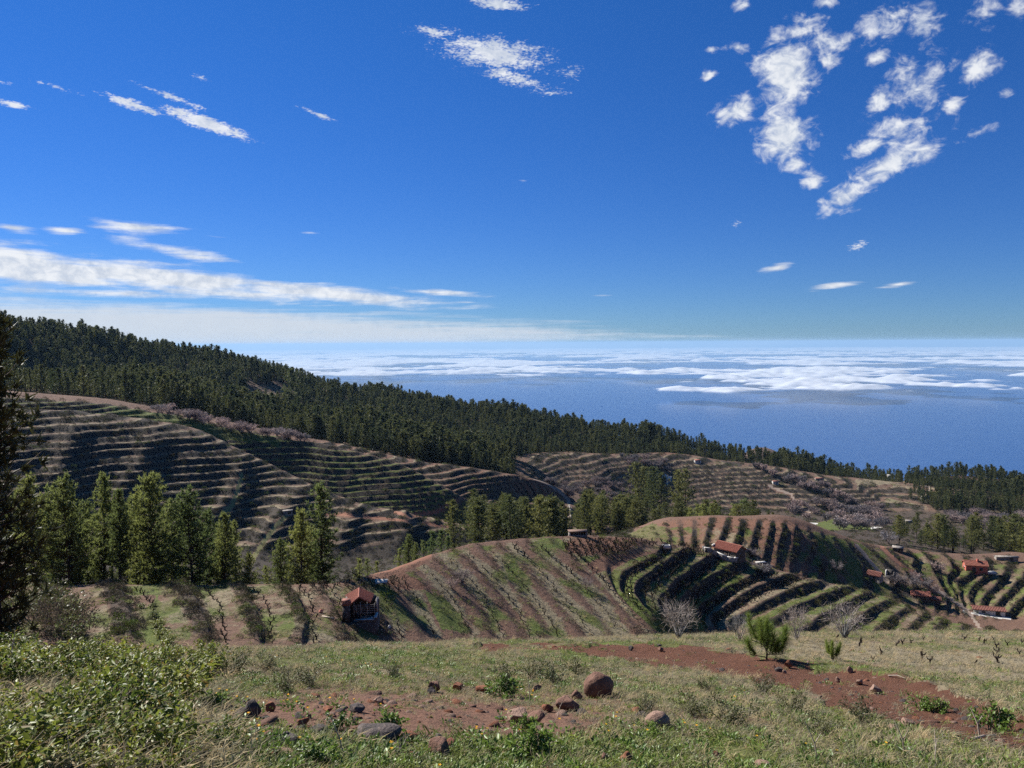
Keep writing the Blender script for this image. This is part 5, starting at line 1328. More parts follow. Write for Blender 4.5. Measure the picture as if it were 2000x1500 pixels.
LB = [leafy_bush(40 + i, .60, .72) for i in range(3)] + [leafy_bush(50, .5, .55, 22, 30, .05, .02, M_olive), leafy_bush(51, .34, .34, 16, 30, .06, .034, M_weed)]
def put_bush(k, u, v, hpx, label, group=None, wide=1.0, dmin=3.5):
    lv, st, h0 = LB[k]; p = hit(u, v, dmin, 70); h = hpx * p.length / FPX
    t = empty('leafy_bush', p, random.uniform(0, 6.28)); s = h / h0; t.scale = (s * wide, s * wide, s)
    tag(t, label, 'bush', group); link('foliage', lv, t); link('stem', st, t)
tk = 0
for v0, us, hp in [(1296, range(10, 400, 42), 40), (1318, range(-20, 430, 54), 46), (1346, range(0, 420, 66), 54), (1385, range(-30, 400, 74), 70), (1432, range(0, 400, 82), 76), (1485, range(-20, 420, 90), 84), (1540, range(10, 420, 110), 90)]:
    for u in us:
        if 1370 < v0 < 1400 and u < 150: continue
        put_bush(tk % 3, u + rg.uniform(-16, 16), v0 + rg.uniform(-8, 8), hp * rg.uniform(.75, 1.25), ('small ' if hp < 50 else 'big ' if hp > 76 else '') + 'leafy bush in the ' + ('far' if v0 < 1320 else 'middle' if v0 < 1400 else 'near') + ' part of the lower left thicket, ' + ('at its left edge' if u < 90 else 'at its right edge' if u > 300 else 'in its middle'), 'leafy bushes of the lower left thicket', rg.uniform(.9, 1.25)); tk += 1
for u, v, h, k, lab in [(555, 1352, 44, 3, 'small upright bush with a bare dark stem above the dark rock pile'), (606, 1338, 40, 3, 'olive bush right of the small upright bush'), (520, 1310, 34, 3, 'dark olive bush at the edge of the leafy thicket'), (455, 1318, 44, 3, 'olive bush beside the leafy thicket'), (770, 1326, 30, 3, 'small olive bush alone in the dry grass'),
                       (985, 1332, 42, 3, 'dark green plant behind the bare earth'), (1085, 1336, 40, 3, 'olive shrub left behind the large rounded boulder'), (1130, 1322, 36, 3, 'olive shrub behind the large rounded boulder'), (1040, 1325, 38, 3, 'thin olive shrub in the dry grass behind the rocks'), (985, 1362, 40, 4, 'dark leafy weed on the bare earth behind the flat-topped boulder'),
                       (440, 1470, 58, 0, 'yellow-green leafy clump left of the weeds at the bottom'), (760, 1442, 46, 4, 'leafy weed in front of the long dark slab'), (660, 1425, 34, 4, 'wide green weed between the rocks and the long slab'), (1045, 1482, 56, 4, 'dark green leafy weed at the bottom middle'), (1028, 1432, 32, 4, 'small dark weed on a thin stem in front of the split boulder'),
                       (610, 1492, 48, 4, 'bright green weed clump at the bottom edge'), (415, 1392, 36, 4, 'green weed left of the dark rock pile'), (1265, 1440, 30, 4, 'green weed under the tan boulder'), (1260, 1392, 34, 3, 'olive bush just behind the tan boulder'), (1350, 1398, 46, 3, 'grey-green bush in the middle of the right-hand grass'), (1420, 1420, 60, 3, 'dark grey-green bush casting a deep shadow'),
                       (1490, 1352, 34, 3, 'olive bush at the near edge of the track'), (1690, 1418, 48, 3, 'round dark bush at the near edge of the track'), (1800, 1388, 26, 4, 'dark green weed patch growing on the dirt track'), (1945, 1425, 40, 4, 'green weed clump at the right on the dirt track'), (1545, 1392, 40, 3, 'bush in the tall grass left of the track'), (1600, 1440, 44, 3, 'greyish bush near the bottom right'), (1380, 1350, 30, 3, 'small olive bush in the grass beside the track'), (1835, 1392, 22, 4, 'second dark weed patch on the dirt track')]:
    put_bush(k, u, v, h, lab)
BIGS = [clump(950, 2600, .95, .6, .040, M_olive), clump(951, 2600, .85, .6, .040, M_scrubg)]
# thickets of weeds and vines on the vineyard at the left
for i, (u, v, h) in enumerate([(140, 1180, 12), (145, 1200, 16), (148, 1220, 18), (152, 1240, 20), (140, 1255, 24), (300, 1205, 13), (308, 1225, 16), (315, 1245, 18), (330, 1258, 20), (250, 1152, 9), (275, 1156, 9), (300, 1160, 8), (110, 1157, 9)]):
    put_bush(1, u, v, h, 'bright green plant in a strip between the left vineyard banks', 'green plants on the left vineyard strips', 1.3, 50)
for i, (u, v, h, w) in enumerate([(30, 1235, 70, 1.6), (85, 1240, 60, 1.3), (40, 1190, 40, 1.6)]):
    p = hit(u, v, 40); o = link('scrub_bush', BIGS[1 if i == 1 else 0], None, p, i, h * p.length / FPX / .6)
    tag(o, ['big dark scrub bush at the left edge below the pines', 'dark grey scrub bush left of the first green strip', 'wide scrub bush at the left end of the crest'][i], 'bush')

# young pines with long needles
def sapling(seed, h, arms, R):
    rng = np.random.default_rng(seed); st = []; B = []; Dn = []
    st.append(([(0, 0, -.1), (.02, 0, h * .35), (0, .02, h * .7)], [.03, .022, .014]))
    for i in range(arms):
        a = 2 * np.pi * i / arms + rng.normal() * .3; z0 = h * rng.uniform(.05, .45)
        d = np.array([np.cos(a) * R, np.sin(a) * R, 0]) * rng.uniform(.7, 1.1); p0 = np.array([0, 0, z0 * .7]); p1 = p0 + d * .8 + [0, 0, h * .04]; p2 = p0 + d * .95 + np.array([0, 0, h * rng.uniform(.3, .6)])
        st.append(([p0, p1, p2], [.016, .013, .009]))
        for s in np.linspace(.35, 1, 46):
            q = (1 - s) ** 2 * p0 + 2 * s * (1 - s) * p1 + s * s * p2; tdir = unit(2 * (1 - s) * (p1 - p0) + 2 * s * (p2 - p1))
            for _ in range(9): B.append(q); Dn.append(unit(tdir * .9 + rng.normal(size=3) * .6))
    for s in np.linspace(.4, .78, 40):
        for _ in range(10): B.append(np.array([0, .02 * s, h * s])); Dn.append(unit(np.array([0, 0, .9]) + rng.normal(size=3) * .5))
    B = np.array(B); Dn = np.array(Dn)
    v, f = tri_blades(B, Dn, h * .22 * rng.uniform(.7, 1.2, len(B)), h * .0075 * np.ones(len(B)), rng)
    sv, sf = tubes(st, 5)
    return np_mesh('long_needles', v, f, M_needle_young), np_mesh('sapling_stem', sv, sf, M_bark, True)
for u, v, hp, arms, R, lab in [(1497, 1288, 85, 10, .38, 'bushy young pine with long bright needles beside the dirt track'), (1626, 1290, 40, 7, .30, 'small pine seedling with upright needles right of the young pine')]:
    p = hit(u, v, 10, 60); h = hp * p.length / FPX
    nd, stm = sapling(int(u), h, arms, R * h)
    t = empty('young_pine', p, .6); tag(t, lab, 'young pine'); link('needles', nd, t); link('stem', stm, t)

# dead stalks and fallen twigs
def stalk(name, paths, label, cat):
    W = []
    for pts, d in paths:
        pp = []
        for k, (u, v, up) in enumerate(pts):
            q = hit(u, v, 3, 60); pp.append((q.x, q.y, q.z + up))
        W.append((pp, np.linspace(d, d * .4, len(pp))))
    tv, tf = tubes(W, 5)
    tag(link(name, np_mesh(name, tv, tf, M_wood, True)), label, cat)
def rod(u, v, hpx, lean, r, label):
    p = hit(u, v, 3, 60); h = hpx * p.length / FPX
    pts = [p - Vector((0, 0, .05)), p + Vector((lean * h * .3, 0, h * .5)), p + Vector((lean * h * .8, .05, h))]
    tw = [pts[1], pts[1] + Vector((-lean * h * .25 + .06 * h, 0, h * .28))]
    tv, tf = tubes([([tuple(q) for q in pts], [r, r * .8, r * .4]), ([tuple(q) for q in tw], [r * .6, r * .3])], 5)
    tag(link('dead_stalk', np_mesh('dead_stalk', tv, tf, M_wood, True)), label, 'dead stalk')
rod(1036, 1375, 64, -.12, .006, 'tall thin pale dead stalk standing behind the flat-topped boulder')
rod(1028, 1425, 46, -.45, .005, 'thin leaning dead stalk in front of the flat-topped boulder')
rod(1086, 1402, 40, .6, .005, 'pale stalk leaning to the right beside the cone-shaped rock')
rod(676, 1482, 70, -.5, .006, 'thin brown leaning stem near the bottom left of the middle')
rod(1770, 1480, 58, -.35, .007, 'pale bent stalk in the dry grass at the bottom right')
rod(1600, 1490, 66, -.4, .007, 'curved straw-coloured stalk near the bottom right')
rod(1825, 1492, 52, .1, .006, 'upright straw stalk in the dry grass at the bottom right')
rod(1312, 1330, 36, .2, .006, 'thin stalk in the grass near the start of the track')
rod(20, 1340, 90, .1, .008, 'bare upright twig among the leafy bushes at the left edge')
rod(1915, 1440, 44, -.35, .012, 'forked pale dead twig standing at the track edge')
stalk('fallen_branch', [([(1897, 1450, .03), (1922, 1446, .05), (1945, 1441, .03)], .016), ([(1915, 1448, .04), (1930, 1456, .02)], .008)], 'pale fallen branch lying on the dirt track', 'branch')
stalk('fallen_branch', [([(1735, 1322, .03), (1752, 1324, .06), (1768, 1328, .04)], .02)], 'pale wooden stick at the far edge of the dirt track', 'branch')
stalk('fallen_branch', [([(1172, 1381, .03), (1184, 1380, .04), (1196, 1380, .03)], .010)], 'short white stick lying below the large rounded boulder', 'branch')
# ------------------------------------------------------------------ buildings
def stone_mat(name, ca, cb, mortar, scale):
    m, nt = new_mat(name)
    P = N(nt, 'ShaderNodeTexCoord').outputs['Object']
    vo = N(nt, 'ShaderNodeTexVoronoi'); vo.inputs['Scale'].default_value = scale; L(nt, P, vo.inputs['Vector'])
    ve = N(nt, 'ShaderNodeTexVoronoi', feature='DISTANCE_TO_EDGE'); ve.inputs['Scale'].default_value = scale; L(nt, P, ve.inputs['Vector'])
    rnd = N(nt, 'ShaderNodeSeparateColor'); L(nt, vo.outputs['Color'], rnd.inputs[0])
    c = mix_col(nt, rnd.outputs[0], ca, cb)
    c = mix_col(nt, math_node(nt, 'MULTIPLY', noise_node(nt, P, scale * 4, 4, .6), .5), c, mortar)
    e = smooth_node(nt, ve.outputs['Distance'], .01, .07)
    c = mix_col(nt, e, mortar, c)
    b = N(nt, 'ShaderNodeBsdfPrincipled'); b.inputs['Roughness'].default_value = .92; L(nt, c, b.inputs['Base Color'])
    bp = N(nt, 'ShaderNodeBump'); bp.inputs['Strength'].default_value = .8; bp.inputs['Distance'].default_value = .06
    L(nt, e, bp.inputs['Height']); L(nt, bp.outputs[0], b.inputs['Normal'])
    o = N(nt, 'ShaderNodeOutputMaterial'); L(nt, b.outputs[0], o.inputs['Surface'])
    return m
M_stone = stone_mat('dark_field_stone', (.05, .043, .04), (.14, .12, .11), (.07, .058, .05), 3.2)
M_pstone = stone_mat('pale_field_stone', (.20, .18, .16), (.42, .38, .34), (.18, .15, .13), 2.6)
M_tile = grain_mat('red_roof_tile', (.25, .088, .062), (.36, .145, .105), 5, .85, .3, (.13, .065, .052))
M_tileh = grain_mat('old_red_tile', (.20, .085, .065), (.30, .13, .10), 4, .85, .3, (.14, .085, .07))
M_plaster = grain_mat('white_plaster', (.46, .44, .41), (.62, .60, .56), 3, .85, .1, (.34, .31, .28))
M_redwall = grain_mat('salmon_red_plaster', (.34, .095, .07), (.42, .13, .095), 3, .85, .1)
M_pinkwall = grain_mat('faded_pink_plaster', (.42, .24, .22), (.52, .32, .29), 2, .9, .1, (.34, .17, .15))
M_concrete = grain_mat('pale_concrete', (.38, .36, .34), (.54, .52, .49), 2, .9, .2)
M_shedroof = grain_mat('rusty_brown_roof', (.13, .085, .065), (.21, .14, .11), 4, .9, .3)
M_darkwood = grain_mat('dark_timber', (.03, .024, .02), (.07, .055, .045), 8, stretch=(1, 1, .3))
M_greywood = grain_mat('grey_timber', (.16, .14, .125), (.27, .24, .21), 9, stretch=(1, 1, .3))
M_green = grain_mat('green_plastic', (.015, .16, .075), (.02, .21, .10), 3, .4, .05)
M_glass, nt = new_mat('dark_window_glass')
b = N(nt, 'ShaderNodeBsdfPrincipled'); b.inputs['Base Color'].default_value = (.02, .024, .03, 1); b.inputs['Roughness'].default_value = .15
o = N(nt, 'ShaderNodeOutputMaterial'); L(nt, b.outputs[0], o.inputs['Surface'])
M_sack = grain_mat('white_sacking', (.58, .55, .50), (.70, .67, .62), 8, .9, .4)

BOXF = np.array([[0, 3, 2, 1], [4, 5, 6, 7], [0, 1, 5, 4], [1, 2, 6, 5], [2, 3, 7, 6], [3, 0, 4, 7]])
def box(x0, x1, y0, y1, z0, z1):
    return np.array([[x0, y0, z0], [x1, y0, z0], [x1, y1, z0], [x0, y1, z0], [x0, y0, z1], [x1, y0, z1], [x1, y1, z1], [x0, y1, z1]], float)
def solids(name, lst, mat, parent=None):
    V = np.concatenate(lst); Fs = np.concatenate([BOXF + 8 * i for i in range(len(lst))])
    return link(name, np_mesh(name, V, Fs, mat), parent)
def part_mesh(name, v, f, mat, parent, smooth=False):
    return link(name, np_mesh(name, v, f, mat, smooth), parent)
def slab(p, q, r, s, th):
    """a thick sheet over four corner points"""
    a = np.array([p, q, r, s], float); n = unit(np.cross(a[1] - a[0], a[3] - a[0])); n = n if n[2] > 0 else -n
    return np.concatenate([a - n * th, a])
def tile_cols(p, q, r, s, step, rad):
    """half-round tile columns lying on a sloping roof: p-q eave, s-r ridge"""
    p, q, r, s = (np.array(k, float) for k in (p, q, r, s)); n = max(2, int(np.linalg.norm(q - p) / step)); W = []
    for i in range(n + 1):
        t = i / n; a = p + (q - p) * t; b_ = s + (r - s) * t
        W.append(([a + [0, 0, rad * .3], (a + b_) / 2 + [0, 0, rad * .3], b_ + [0, 0, rad * .3]], [rad, rad, rad]))
    return tubes(W, 6)
def gable_house(name, p, rz, Ln, W, H, rise, wallm, roofm, label, cat='house', tiles=0, door=None, wins=(), chimney=None, over=.25, scale=1.0):
    """ridge along local x; door/wins: (side 'f','b','l','r', along, z, w, h)"""
    t = empty(name, p, rz, scale); tag(t, label, cat)
    v = np.array([[-Ln / 2, -W / 2, -.6], [Ln / 2, -W / 2, -.6], [Ln / 2, W / 2, -.6], [-Ln / 2, W / 2, -.6], [-Ln / 2, -W / 2, H], [Ln / 2, -W / 2, H], [Ln / 2, W / 2, H], [-Ln / 2, W / 2, H], [-Ln / 2, 0, H + rise], [Ln / 2, 0, H + rise]], float)
    me = bpy.data.meshes.new('wall')
    me.from_pydata([tuple(k) for k in v], [], [(0, 1, 5, 4), (2, 3, 7, 6), (1, 2, 6, 9, 5), (3, 0, 4, 8, 7)]); me.materials.append(wallm); me.update()
    link('wall', me, t)
    sl = rise / (W / 2); ex = Ln / 2 + over
    rl = []
    for sg in (-1, 1):
        a = (-ex, sg * (W / 2 + over), H - over * sl + .06); b_ = (ex, sg * (W / 2 + over), H - over * sl + .06); c_ = (ex, 0, H + rise + .06); d_ = (-ex, 0, H + rise + .06)
        rl.append(slab(a, b_, c_, d_, .10) if sg < 0 else slab(b_, a, d_, c_, .10))
    V = np.concatenate(rl); rf = part_mesh('roof', V, np.concatenate([BOXF, BOXF + 8]), roofm, t)
    if tiles:
        TV, TF, o_ = [], [], 0
        for sg in (-1, 1):
            y0 = sg * (W / 2 + over); z0 = H - over * sl + .08
            tv, tf = tile_cols((-ex, y0, z0), (ex, y0, z0), (ex, 0, H + rise + .08), (-ex, 0, H + rise + .08), tiles, tiles * .36)
            TV.append(tv); TF.append(tf + o_); o_ += len(tv)
        tv, tf = tubes([([(-ex, 0, H + rise + .1), (0, 0, H + rise + .1), (ex, 0, H + rise + .1)], [tiles * .45] * 3)], 6); TV.append(tv); TF.append(tf + o_)
        tag(part_mesh('roof_tiles', np.concatenate(TV), np.concatenate(TF), roofm, rf, True), kind='stuff')
    def opening(nm, side, al, z, w, h, mat, fr):
        e = .03
        if side in 'fb':
            y = -W / 2 if side == 'f' else W / 2; s = -1 if side == 'f' else 1
            bx = lambda x0, x1, z0, z1, d: box(x0, x1, min(y, y + s * d), max(y, y + s * d), z0, z1)
            pane = bx(al - w / 2, al + w / 2, z, z + h, e); frs = [bx(al - w / 2 - .08, al - w / 2, z - .06, z + h + .08, .06), bx(al + w / 2, al + w / 2 + .08, z - .06, z + h + .08, .06), bx(al - w / 2, al + w / 2, z + h, z + h + .08, .06)]
        else:
            x = -Ln / 2 if side == 'l' else Ln / 2; s = -1 if side == 'l' else 1
            bx = lambda y0, y1, z0, z1, d: box(min(x, x + s * d), max(x, x + s * d), y0, y1, z0, z1)
            pane = bx(al - w / 2, al + w / 2, z, z + h, e); frs = [bx(al - w / 2 - .08, al - w / 2, z - .06, z + h + .08, .06), bx(al + w / 2, al + w / 2 + .08, z - .06, z + h + .08, .06), bx(al - w / 2, al + w / 2, z + h, z + h + .08, .06)]
        o_ = solids(nm, [pane], mat, t); solids('frame', frs, fr, o_)
    if door: opening('door', *door, M_darkwood, M_greywood)
    for w_ in wins: opening('window', *w_, M_glass, M_greywood)
    if chimney:
        cx, cy, ch, cw = chimney; solids('chimney', [box(cx - cw, cx + cw, cy - cw, cy + cw, H, H + rise + ch), box(cx - cw * 1.25, cx + cw * 1.25, cy - cw * 1.25, cy + cw * 1.25, H + rise + ch, H + rise + ch + .1)], wallm, rf)
    return t

# the stone hut among the vines
hp = hit(702, 1226, 55); hp.z = float(ground_z(hp.x, hp.y + .6))
hs = hp.length / 70 * .83
hut = empty('stone_hut', hp, math.radians(4), hs); tag(hut, 'half-ruined dark stone hut with a red tiled roof among the bare vines', 'hut')
solids('base_wall', [box(-1.75, 1.75, 0, .35, -1.4, .55), box(-1.75, -1.4, .35, 3.3, -1.4, .55), box(1.42, 1.75, .35, 3.3, -1.4, .55), box(-1.4, 1.42, .35, 3.3, -1.4, .30)], M_stone, hut)
solids('floor', [box(-1.4, 1.42, .36, 3.3, .302, .36)], M_concrete, hut)
fw = solids('parapet', [box(-.30, 1.73, .02, .28, .552, .80), box(1.50, 1.74, .28, 1.5, .552, 1.0)], M_stone, hut)
solids('coping', [box(-.32, 1.50, 0, .30, .802, .85), box(1.47, 1.78, 0, 1.52, 1.002, 1.06)], M_concrete, fw)
pil = solids('pillar', [box(-1.72, -.98, .05, .75, .552, 2.32)], M_stone, hut)
solids('pillar_cap', [box(-1.74, -.96, .03, .10, 2.322, 2.78)] + [box(-1.72 + .15 * k, -1.64 + .15 * k, .10, .70, 2.322, 2.66) for k in range(6)] + [box(-1.76, -.94, .0, .80, 2.782, 2.86)], M_tileh, pil)
solids('wall', [box(-1.72, -1.42, .80, 3.25, .552, 2.36), box(-1.42, 1.42, 2.9, 3.25, .362, 2.36), box(1.42, 1.72, 1.9, 3.25, .552, 2.15), box(-1.42, -.2, 1.75, 1.95, .362, 2.3)], M_stone, hut)
r0, r1 = (-.15, .95, 2.88), (-.42, 3.45, 3.02)                  # the ridge runs away from the valley side
lq = ((-1.12, .72, 2.12), (-1.90, 3.45, 2.26), r1, r0); rq_ = ((1.02, 1.25, 2.18), (1.16, 3.45, 2.30), r1, r0)
rf = part_mesh('roof', np.concatenate([slab(*lq, .08), slab(*rq_, .08)]), np.concatenate([BOXF, BOXF + 8]), M_tile, hut)
TV, TF, o_ = [], [], 0
for q in (lq, rq_):
    tv, tf = tile_cols(*[np.array(k) + [0, 0, .02] for k in q], .19, .062); TV.append(tv); TF.append(tf + o_); o_ += len(tv)
tv, tf = tubes([([r0, tuple((np.array(r0) + r1) / 2 + [0, 0, .05]), tuple(np.array(r1) + [0, 0, .04])], [.085] * 3)], 6); TV.append(tv); TF.append(tf + o_)
tag(part_mesh('roof_tiles', np.concatenate(TV), np.concatenate(TF), M_tile, rf, True), kind='stuff')
gv = np.array([(-1.1, 1.35, 2.05), (.98, 1.45, 2.12), (-.2, 1.4, 2.80), (-1.1, 1.42, 2.05), (.98, 1.52, 2.12), (-.2, 1.47, 2.80)])
part_mesh('gable', gv, np.array([(0, 1, 2), (5, 4, 3), (0, 3, 4), (0, 4, 1), (1, 4, 5), (1, 5, 2), (2, 5, 3), (2, 3, 0)]), M_darkwood, hut)
for k in range(5): solids('pergola_beam', [box(-.62, 1.55, .78, .84, 1.28 + .20 * k, 1.33 + .20 * k)], M_greywood, hut)
for x_ in (-.62, .05, .75, 1.50): solids('pergola_post', [box(x_ - .035, x_ + .035, .70, .77, .86, 2.30 if x_ > 1 else 2.42)], M_greywood, hut)
solids('corner_post', [box(1.60, 1.70, 1.6, 1.70, 1.06, 2.55)], M_concrete, hut)
for k, (xa, xb) in enumerate([(-.5, .1), (.0, .7), (.6, 1.2)]):
    tv, tf = tubes([([(xa, .62, 2.15), (xa + .2, .55, 1.75), (xa + .12, .55, 1.45), ((xa + xb) / 2 + .1, .55, 1.22), (xb + .08, .58, 1.4)], [.028, .026, .024, .02, .014])], 5); part_mesh('hanging_vine', tv, tf, M_wood, hut, True)
sk = link('sack', rock_mesh(77, .34, .22, .20, M_sack, 3, .6), None, hp + Vector((.95 * hs, .62 * hs, .62 * hs)), .1, hs); tag(sk, 'white full sack lying behind the front wall of the stone hut', 'sack')
sk = link('sack', rock_mesh(78, .22, .2, .24, M_sack, 3, .6), None, hp + Vector((1.2 * hs, .75 * hs, .64 * hs)), .5, hs); tag(sk, 'small pale sack in the right corner behind the hut wall', 'sack')
p = hit(641, 1207, 50); o = solids('plank', [box(-.6, .6, -.09, .09, .03, .10)], M_wood); o.location = p; o.rotation_euler = (0, .1, -.25); tag(o, 'pale plank lying on the ground left of the stone hut', 'plank')
p = hit(745, 1143, 60); t = empty('metal_sheet', p, .2); tag(t, 'white bent metal sheet propped up behind the stone hut', 'metal sheet')
part_mesh('sheet', slab((-.75, -.3, .28), (.55, -.4, .40), (.75, .35, .52), (-.6, .4, .62), .03), BOXF, M_plaster, t)
for q in ((-.6, -.25), (.5, -.3), (.65, .3), (-.5, .35)): solids('support', [box(q[0] - .04, q[0] + .04, q[1] - .04, q[1] + .04, -.1, .33)], M_greywood, t)
p = hit(760, 1226, 50); o = link('boulder', rock_mesh(79, .2, .17, .2, M_plaster, 6), None, p + Vector((0, 0, .08))); tag(o, 'small white stone right of the stone hut', 'rock')
p = hit(626, 1196, 50); o = link('boulder', rock_mesh(80, .3, .25, .22, M_tile, 8), None, p + Vector((0, 0, .08))); tag(o, 'orange-red lump of broken tile left of the stone hut', 'rock')

# the farmhouse on the shoulder
fp = hit(1436, 1094, 95); fs = fp.length / 185
fh_ = gable_house('farmhouse', fp, math.radians(-52), 6.0, 3.6, 2.2, 1.05, M_stone, M_tile, 'stone farmhouse with a long red tiled roof above the banked terraces', 'house', .26, ('f', .6, 0, .9, 1.8), [('f', -1.4, .9, .8, .8), ('r', 0, .9, .7, .8)], scale=fs)
fh_.location += Vector((-.6, 1.8, 0))
solids('verge', [box(-3.36, -3.0, -2.1, 0, 2.4, 2.75)], M_plaster, fh_)
def wall_run(name, pts, h, th, mat, label, dmin, cap=None, cat='wall'):
    W = [hit(u, v, dmin) for u, v in pts]
    V, Fq = [], []
    t = empty(name, W[0]); tag(t, label, cat); base = W[0]
    V2, F2 = [], []
    for a, b_ in zip(W[:-1], W[1:]):
        n = max(1, int((b_ - a).length / 1.2))
        for k in range(n):
            p0 = a.lerp(b_, k / n); p1 = a.lerp(b_, (k + 1) / n); d = (p1 - p0); d.z = 0; sd = Vector((-d.y, d.x, 0)).normalized() * th / 2
            z0 = float(ground_z(p0.x, p0.y)); z1 = float(ground_z(p1.x, p1.y))
            def cor(o0, o1, z_): return [(q - base + s_)[:2] + (zz,) if False else (q.x + s_.x - base.x, q.y + s_.y - base.y, zz - base.z) for q, s_, zz in z_]
            i0 = len(V)
            V += cor(0, 0, [(p0, -sd, z0 - .5), (p1, -sd, z1 - .5), (p1, sd, z1 - .5), (p0, sd, z0 - .5), (p0, -sd, z0 + h), (p1, -sd, z1 + h), (p1, sd, z1 + h), (p0, sd, z0 + h)]); Fq.append(BOXF + i0)
            if cap:
                i1 = len(V2); s2 = sd * 1.25
                V2 += cor(0, 0, [(p0, -s2, z0 + h + .003), (p1, -s2, z1 + h + .003), (p1, s2, z1 + h + .003), (p0, s2, z0 + h + .003), (p0, -s2, z0 + h + .14), (p1, -s2, z1 + h + .14), (p1, s2, z1 + h + .14), (p0, s2, z0 + h + .14)]); F2.append(BOXF + i1)
    part_mesh('masonry', np.array(V), np.concatenate(Fq), mat, t)
    if cap: part_mesh('coping', np.array(V2), np.concatenate(F2), cap, t)
    return t
wall_run('yard_wall', [(1376, 1078), (1400, 1087), (1420, 1096), (1434, 1099), (1447, 1095)], .8, .4, M_pstone, 'low pale-topped yard wall in front of the farmhouse', 95, M_plaster)
wall_run('yard_wall', [(1374, 1076), (1398, 1073)], .8, .4, M_pstone, 'short pale wall running off left of the farmhouse', 95, M_plaster)
wall_run('yard_wall', [(1452, 1078), (1474, 1084)], .7, .4, M_pstone, 'short pale wall behind the farmhouse on the right', 95, M_plaster)
p = hit(1437, 1096, 95); tv, tf = tubes([([(0, 0, 0), (0, 0, .5), (0, 0, 1.0)], [.42, .46, .42]), ([(0, 0, 1.0), (0, 0, 1.03)], [.46, .40])], 14); t = empty('water_barrel', p + Vector((-.2, .8, 0)), 0, 1.5); tag(t, 'green water barrel in front of the farmhouse wall', 'barrel'); part_mesh('body', tv, tf, M_green, t, True); part_mesh('lid', *tubes([([(0, 0, 1.031), (0, 0, 1.06), (0, 0, 1.07)], [.41, .41, .02])], 14), M_green, t, True)
p = hit(1486, 1104, 95); t = empty('stone_bench', p, .2, 1.3); tag(t, 'small white-topped stone bench right of the farmhouse', 'bench'); solids('seat', [box(-.8, .8, -.3, .3, .42, .55)], M_plaster, t); solids('support', [box(-.6, -.35, -.25, .25, -.3, .419), box(.35, .6, -.25, .25, -.3, .419)], M_pstone, t)
p = hit(1297, 1071, 95); t = empty('water_trough', p, .1, 1.2); tag(t, 'small white trough in the rough field left of the farmhouse', 'trough'); solids('basin', [box(-.9, .9, -.4, -.3, 0, .5), box(-.9, .9, .3, .4, 0, .5), box(-.9, -.8, -.3, .3, 0, .5), box(.8, .9, -.3, .3, 0, .5), box(-.8, .8, -.3, .3, 0, .12)], M_plaster, t)
# the low stone shed on the crest
p = hit(1130, 1049, 95); t = empty('stone_shed', p + Vector((0, .5, 0)), math.radians(3), p.length / 152); tag(t, 'low brown stone shed with a flat roof at the edge of the red field', 'shed')
solids('wall', [box(-1.75, -1.45, 0, 1.5, -.4, .85), box(1.45, 1.75, 0, 1.5, -.4, .85), box(-1.45, 1.45, 1.2, 1.5, -.4, .85), box(-1.45, 1.45, 0, .3, -.4, .22)], M_pstone, t)
solids('roof', [box(-1.9, 1.9, -.15, 1.65, .852, .96)], M_shedroof, t); solids('post', [box(.2, .32, .05, .17, .222, .85)], M_darkwood, t)
# houses of the right-hand slopes
gable_house('red_house', hit(1904, 1117, 240), math.radians(-14), 6.4, 3.6, 2.6, 1.1, M_redwall, M_tile, 'salmon-red house with a red roof and chimney on the green slope', 'house', .35, ('f', -.8, 0, .9, 1.9), [('f', 1.3, 1.0, .9, .9), ('l', 0, 1.1, .8, .9)], (.6, -.3, .6, .3))
o = solids('terrace_slab', [box(-2.4, 2.4, -1, 1, -.6, .25)], M_concrete); o.location = hit(1930, 1118, 240); tag(o, 'grey concrete slab beside the salmon-red house', 'slab')
gable_house('long_shed', hit(1930, 1199, 225), math.radians(-16), 8.2, 2.6, 1.5, .6, M_plaster, M_tileh, 'long low shed with a pinkish-red roof and white front', 'shed', .4, ('f', 2.2, 0, 1.1, 1.3), [('f', -1.6, .6, .9, .5)])
gable_house('ruined_cottage', hit(1797, 1168, 200), math.radians(-18), 4.8, 3.0, 1.2, .8, M_stone, M_tile, 'low cottage with a bright red roof half hidden by the slope', 'cottage', .35, ('f', 1, 0, .8, 1.1), [('r', 0, .4, .6, .5)])
gable_house('ruined_cottage', hit(1824, 1174, 200), math.radians(-25), 3.2, 2.2, .8, .5, M_stone, M_tileh, 'small ruin with a dull red roof right of the bright red cottage', 'cottage', .35, ('f', .4, 0, .7, .75))
gable_house('ruined_cottage', hit(1709, 1132, 190), math.radians(-48), 3.6, 2.6, 1.6, .8, M_pstone, M_tileh, 'tumbledown stone cottage with an orange-red roof beside the steep track', 'cottage', .35, ('f', .3, 0, .8, 1.4))
p = hit(1739, 1130, 190); t = empty('stone_ruin', p, math.radians(-30), 1.0); tag(t, 'roofless dark stone ruin with one white wall beside the track', 'ruin')
solids('wall', [box(-1.1, 1.1, 1.4, 1.7, -.5, 2.4), box(.8, 1.1, -.8, 1.4, -.5, 1.9), box(-1.1, 1.1, -1.1, -.8, -.5, 1.2)], M_stone, t); solids('white_wall', [box(-1.4, -1.1, -1.1, 1.7, -.5, 2.3)], M_plaster, t)
gable_house('field_shed', hit(1754, 1077, 240), math.radians(-35), 3.0, 2.2, 1.5, .35, M_stone, M_pstone, 'small shed with a whitish roof at the top of the right terraces', 'shed', 0, ('f', .4, 0, .8, 1.2))
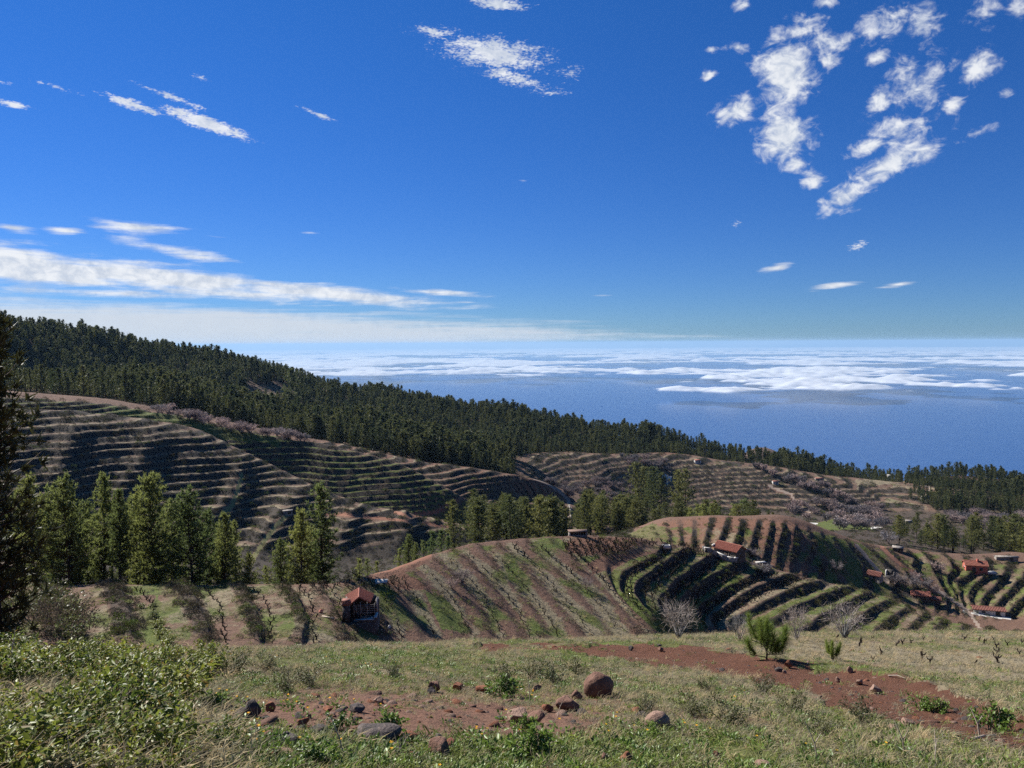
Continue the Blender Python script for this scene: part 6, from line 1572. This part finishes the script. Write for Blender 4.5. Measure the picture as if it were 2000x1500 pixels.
# small buildings far off
for u, v, d, Ln, W, H, rs, wm, rm, rz, lab in [(1052, 1021, 300, 8, 4, 2.6, .8, M_pinkwall, M_tileh, 6, 'faded pink building seen between the pines of the grove'), (1736, 938, 640, 5, 4, 6.5, .8, M_plaster, M_plaster, 5, 'tiny white tower house on the far ridge'), (1806, 974, 560, 8, 4, 2.4, .4, M_pstone, M_pstone, -8, 'tiny pale flat house at the end of the far path'),
                                            (1878, 999, 500, 8, 4, 2.2, 1, M_plaster, M_tile, 10, 'tiny house with orange roof behind the valley scrub'), (1962, 990, 520, 7, 5, 3, 2, M_plaster, M_plaster, 30, 'tiny white gabled house among grey trees at the right'), (1362, 904, 600, 7, 4, 3, 1, M_plaster, M_tile, 10, 'tiny orange-roofed house on the upper far terraces'),
                                            (1514, 945, 600, 6, 4, 3, .6, M_plaster, M_tileh, 0, 'tiny red-roofed house in the middle of the far terraces'), (1600, 938, 640, 9, 4, 2.5, .5, M_pstone, M_tileh, -5, 'tiny long house with a dull red roof below the far pines'), (1304, 940, 480, 4, 3.5, 3, .6, M_plaster, M_plaster, 20, 'tiny white hut beside the pale road bend'),
                                            (1900, 990, 500, 7, 3, 2.5, .5, M_pstone, M_pstone, 0, 'tiny pale house right of the orange-roofed one'), (1965, 1093, 290, 9, 2, 1.4, .3, M_pstone, M_pstone, -6, 'long low pale building on the crest right of the salmon-red house'), (562, 1003, 280, 4.2, 3, 1.6, .2, M_pstone, M_pstone, 15, 'small pale cube-like tank house on the dark left slope'), (1775, 1022, 430, 6, 4, 2.6, .5, M_pstone, M_pstone, -10, 'pale roofed building on the valley road')]:
    k_ = .8; Ln *= k_; W *= k_; H *= k_; rs *= k_
    gable_house('small_house', hit(u, v, d), math.radians(rz), Ln, W, H, rs, wm, rm, lab, 'house', 0, ('f', Ln * .2, 0, 1, 1.8 if H > 2 else 1.2), [('f', -Ln * .2, .8 if H > 2 else .5, 1, .8)] if H > 1.8 else ())

wall_run('stone_wall', [(1112, 990), (1114, 1002), (1116, 1014)], 1.2, .6, M_pstone, 'pale dry stone wall along the lower end of the ridge track', 330)
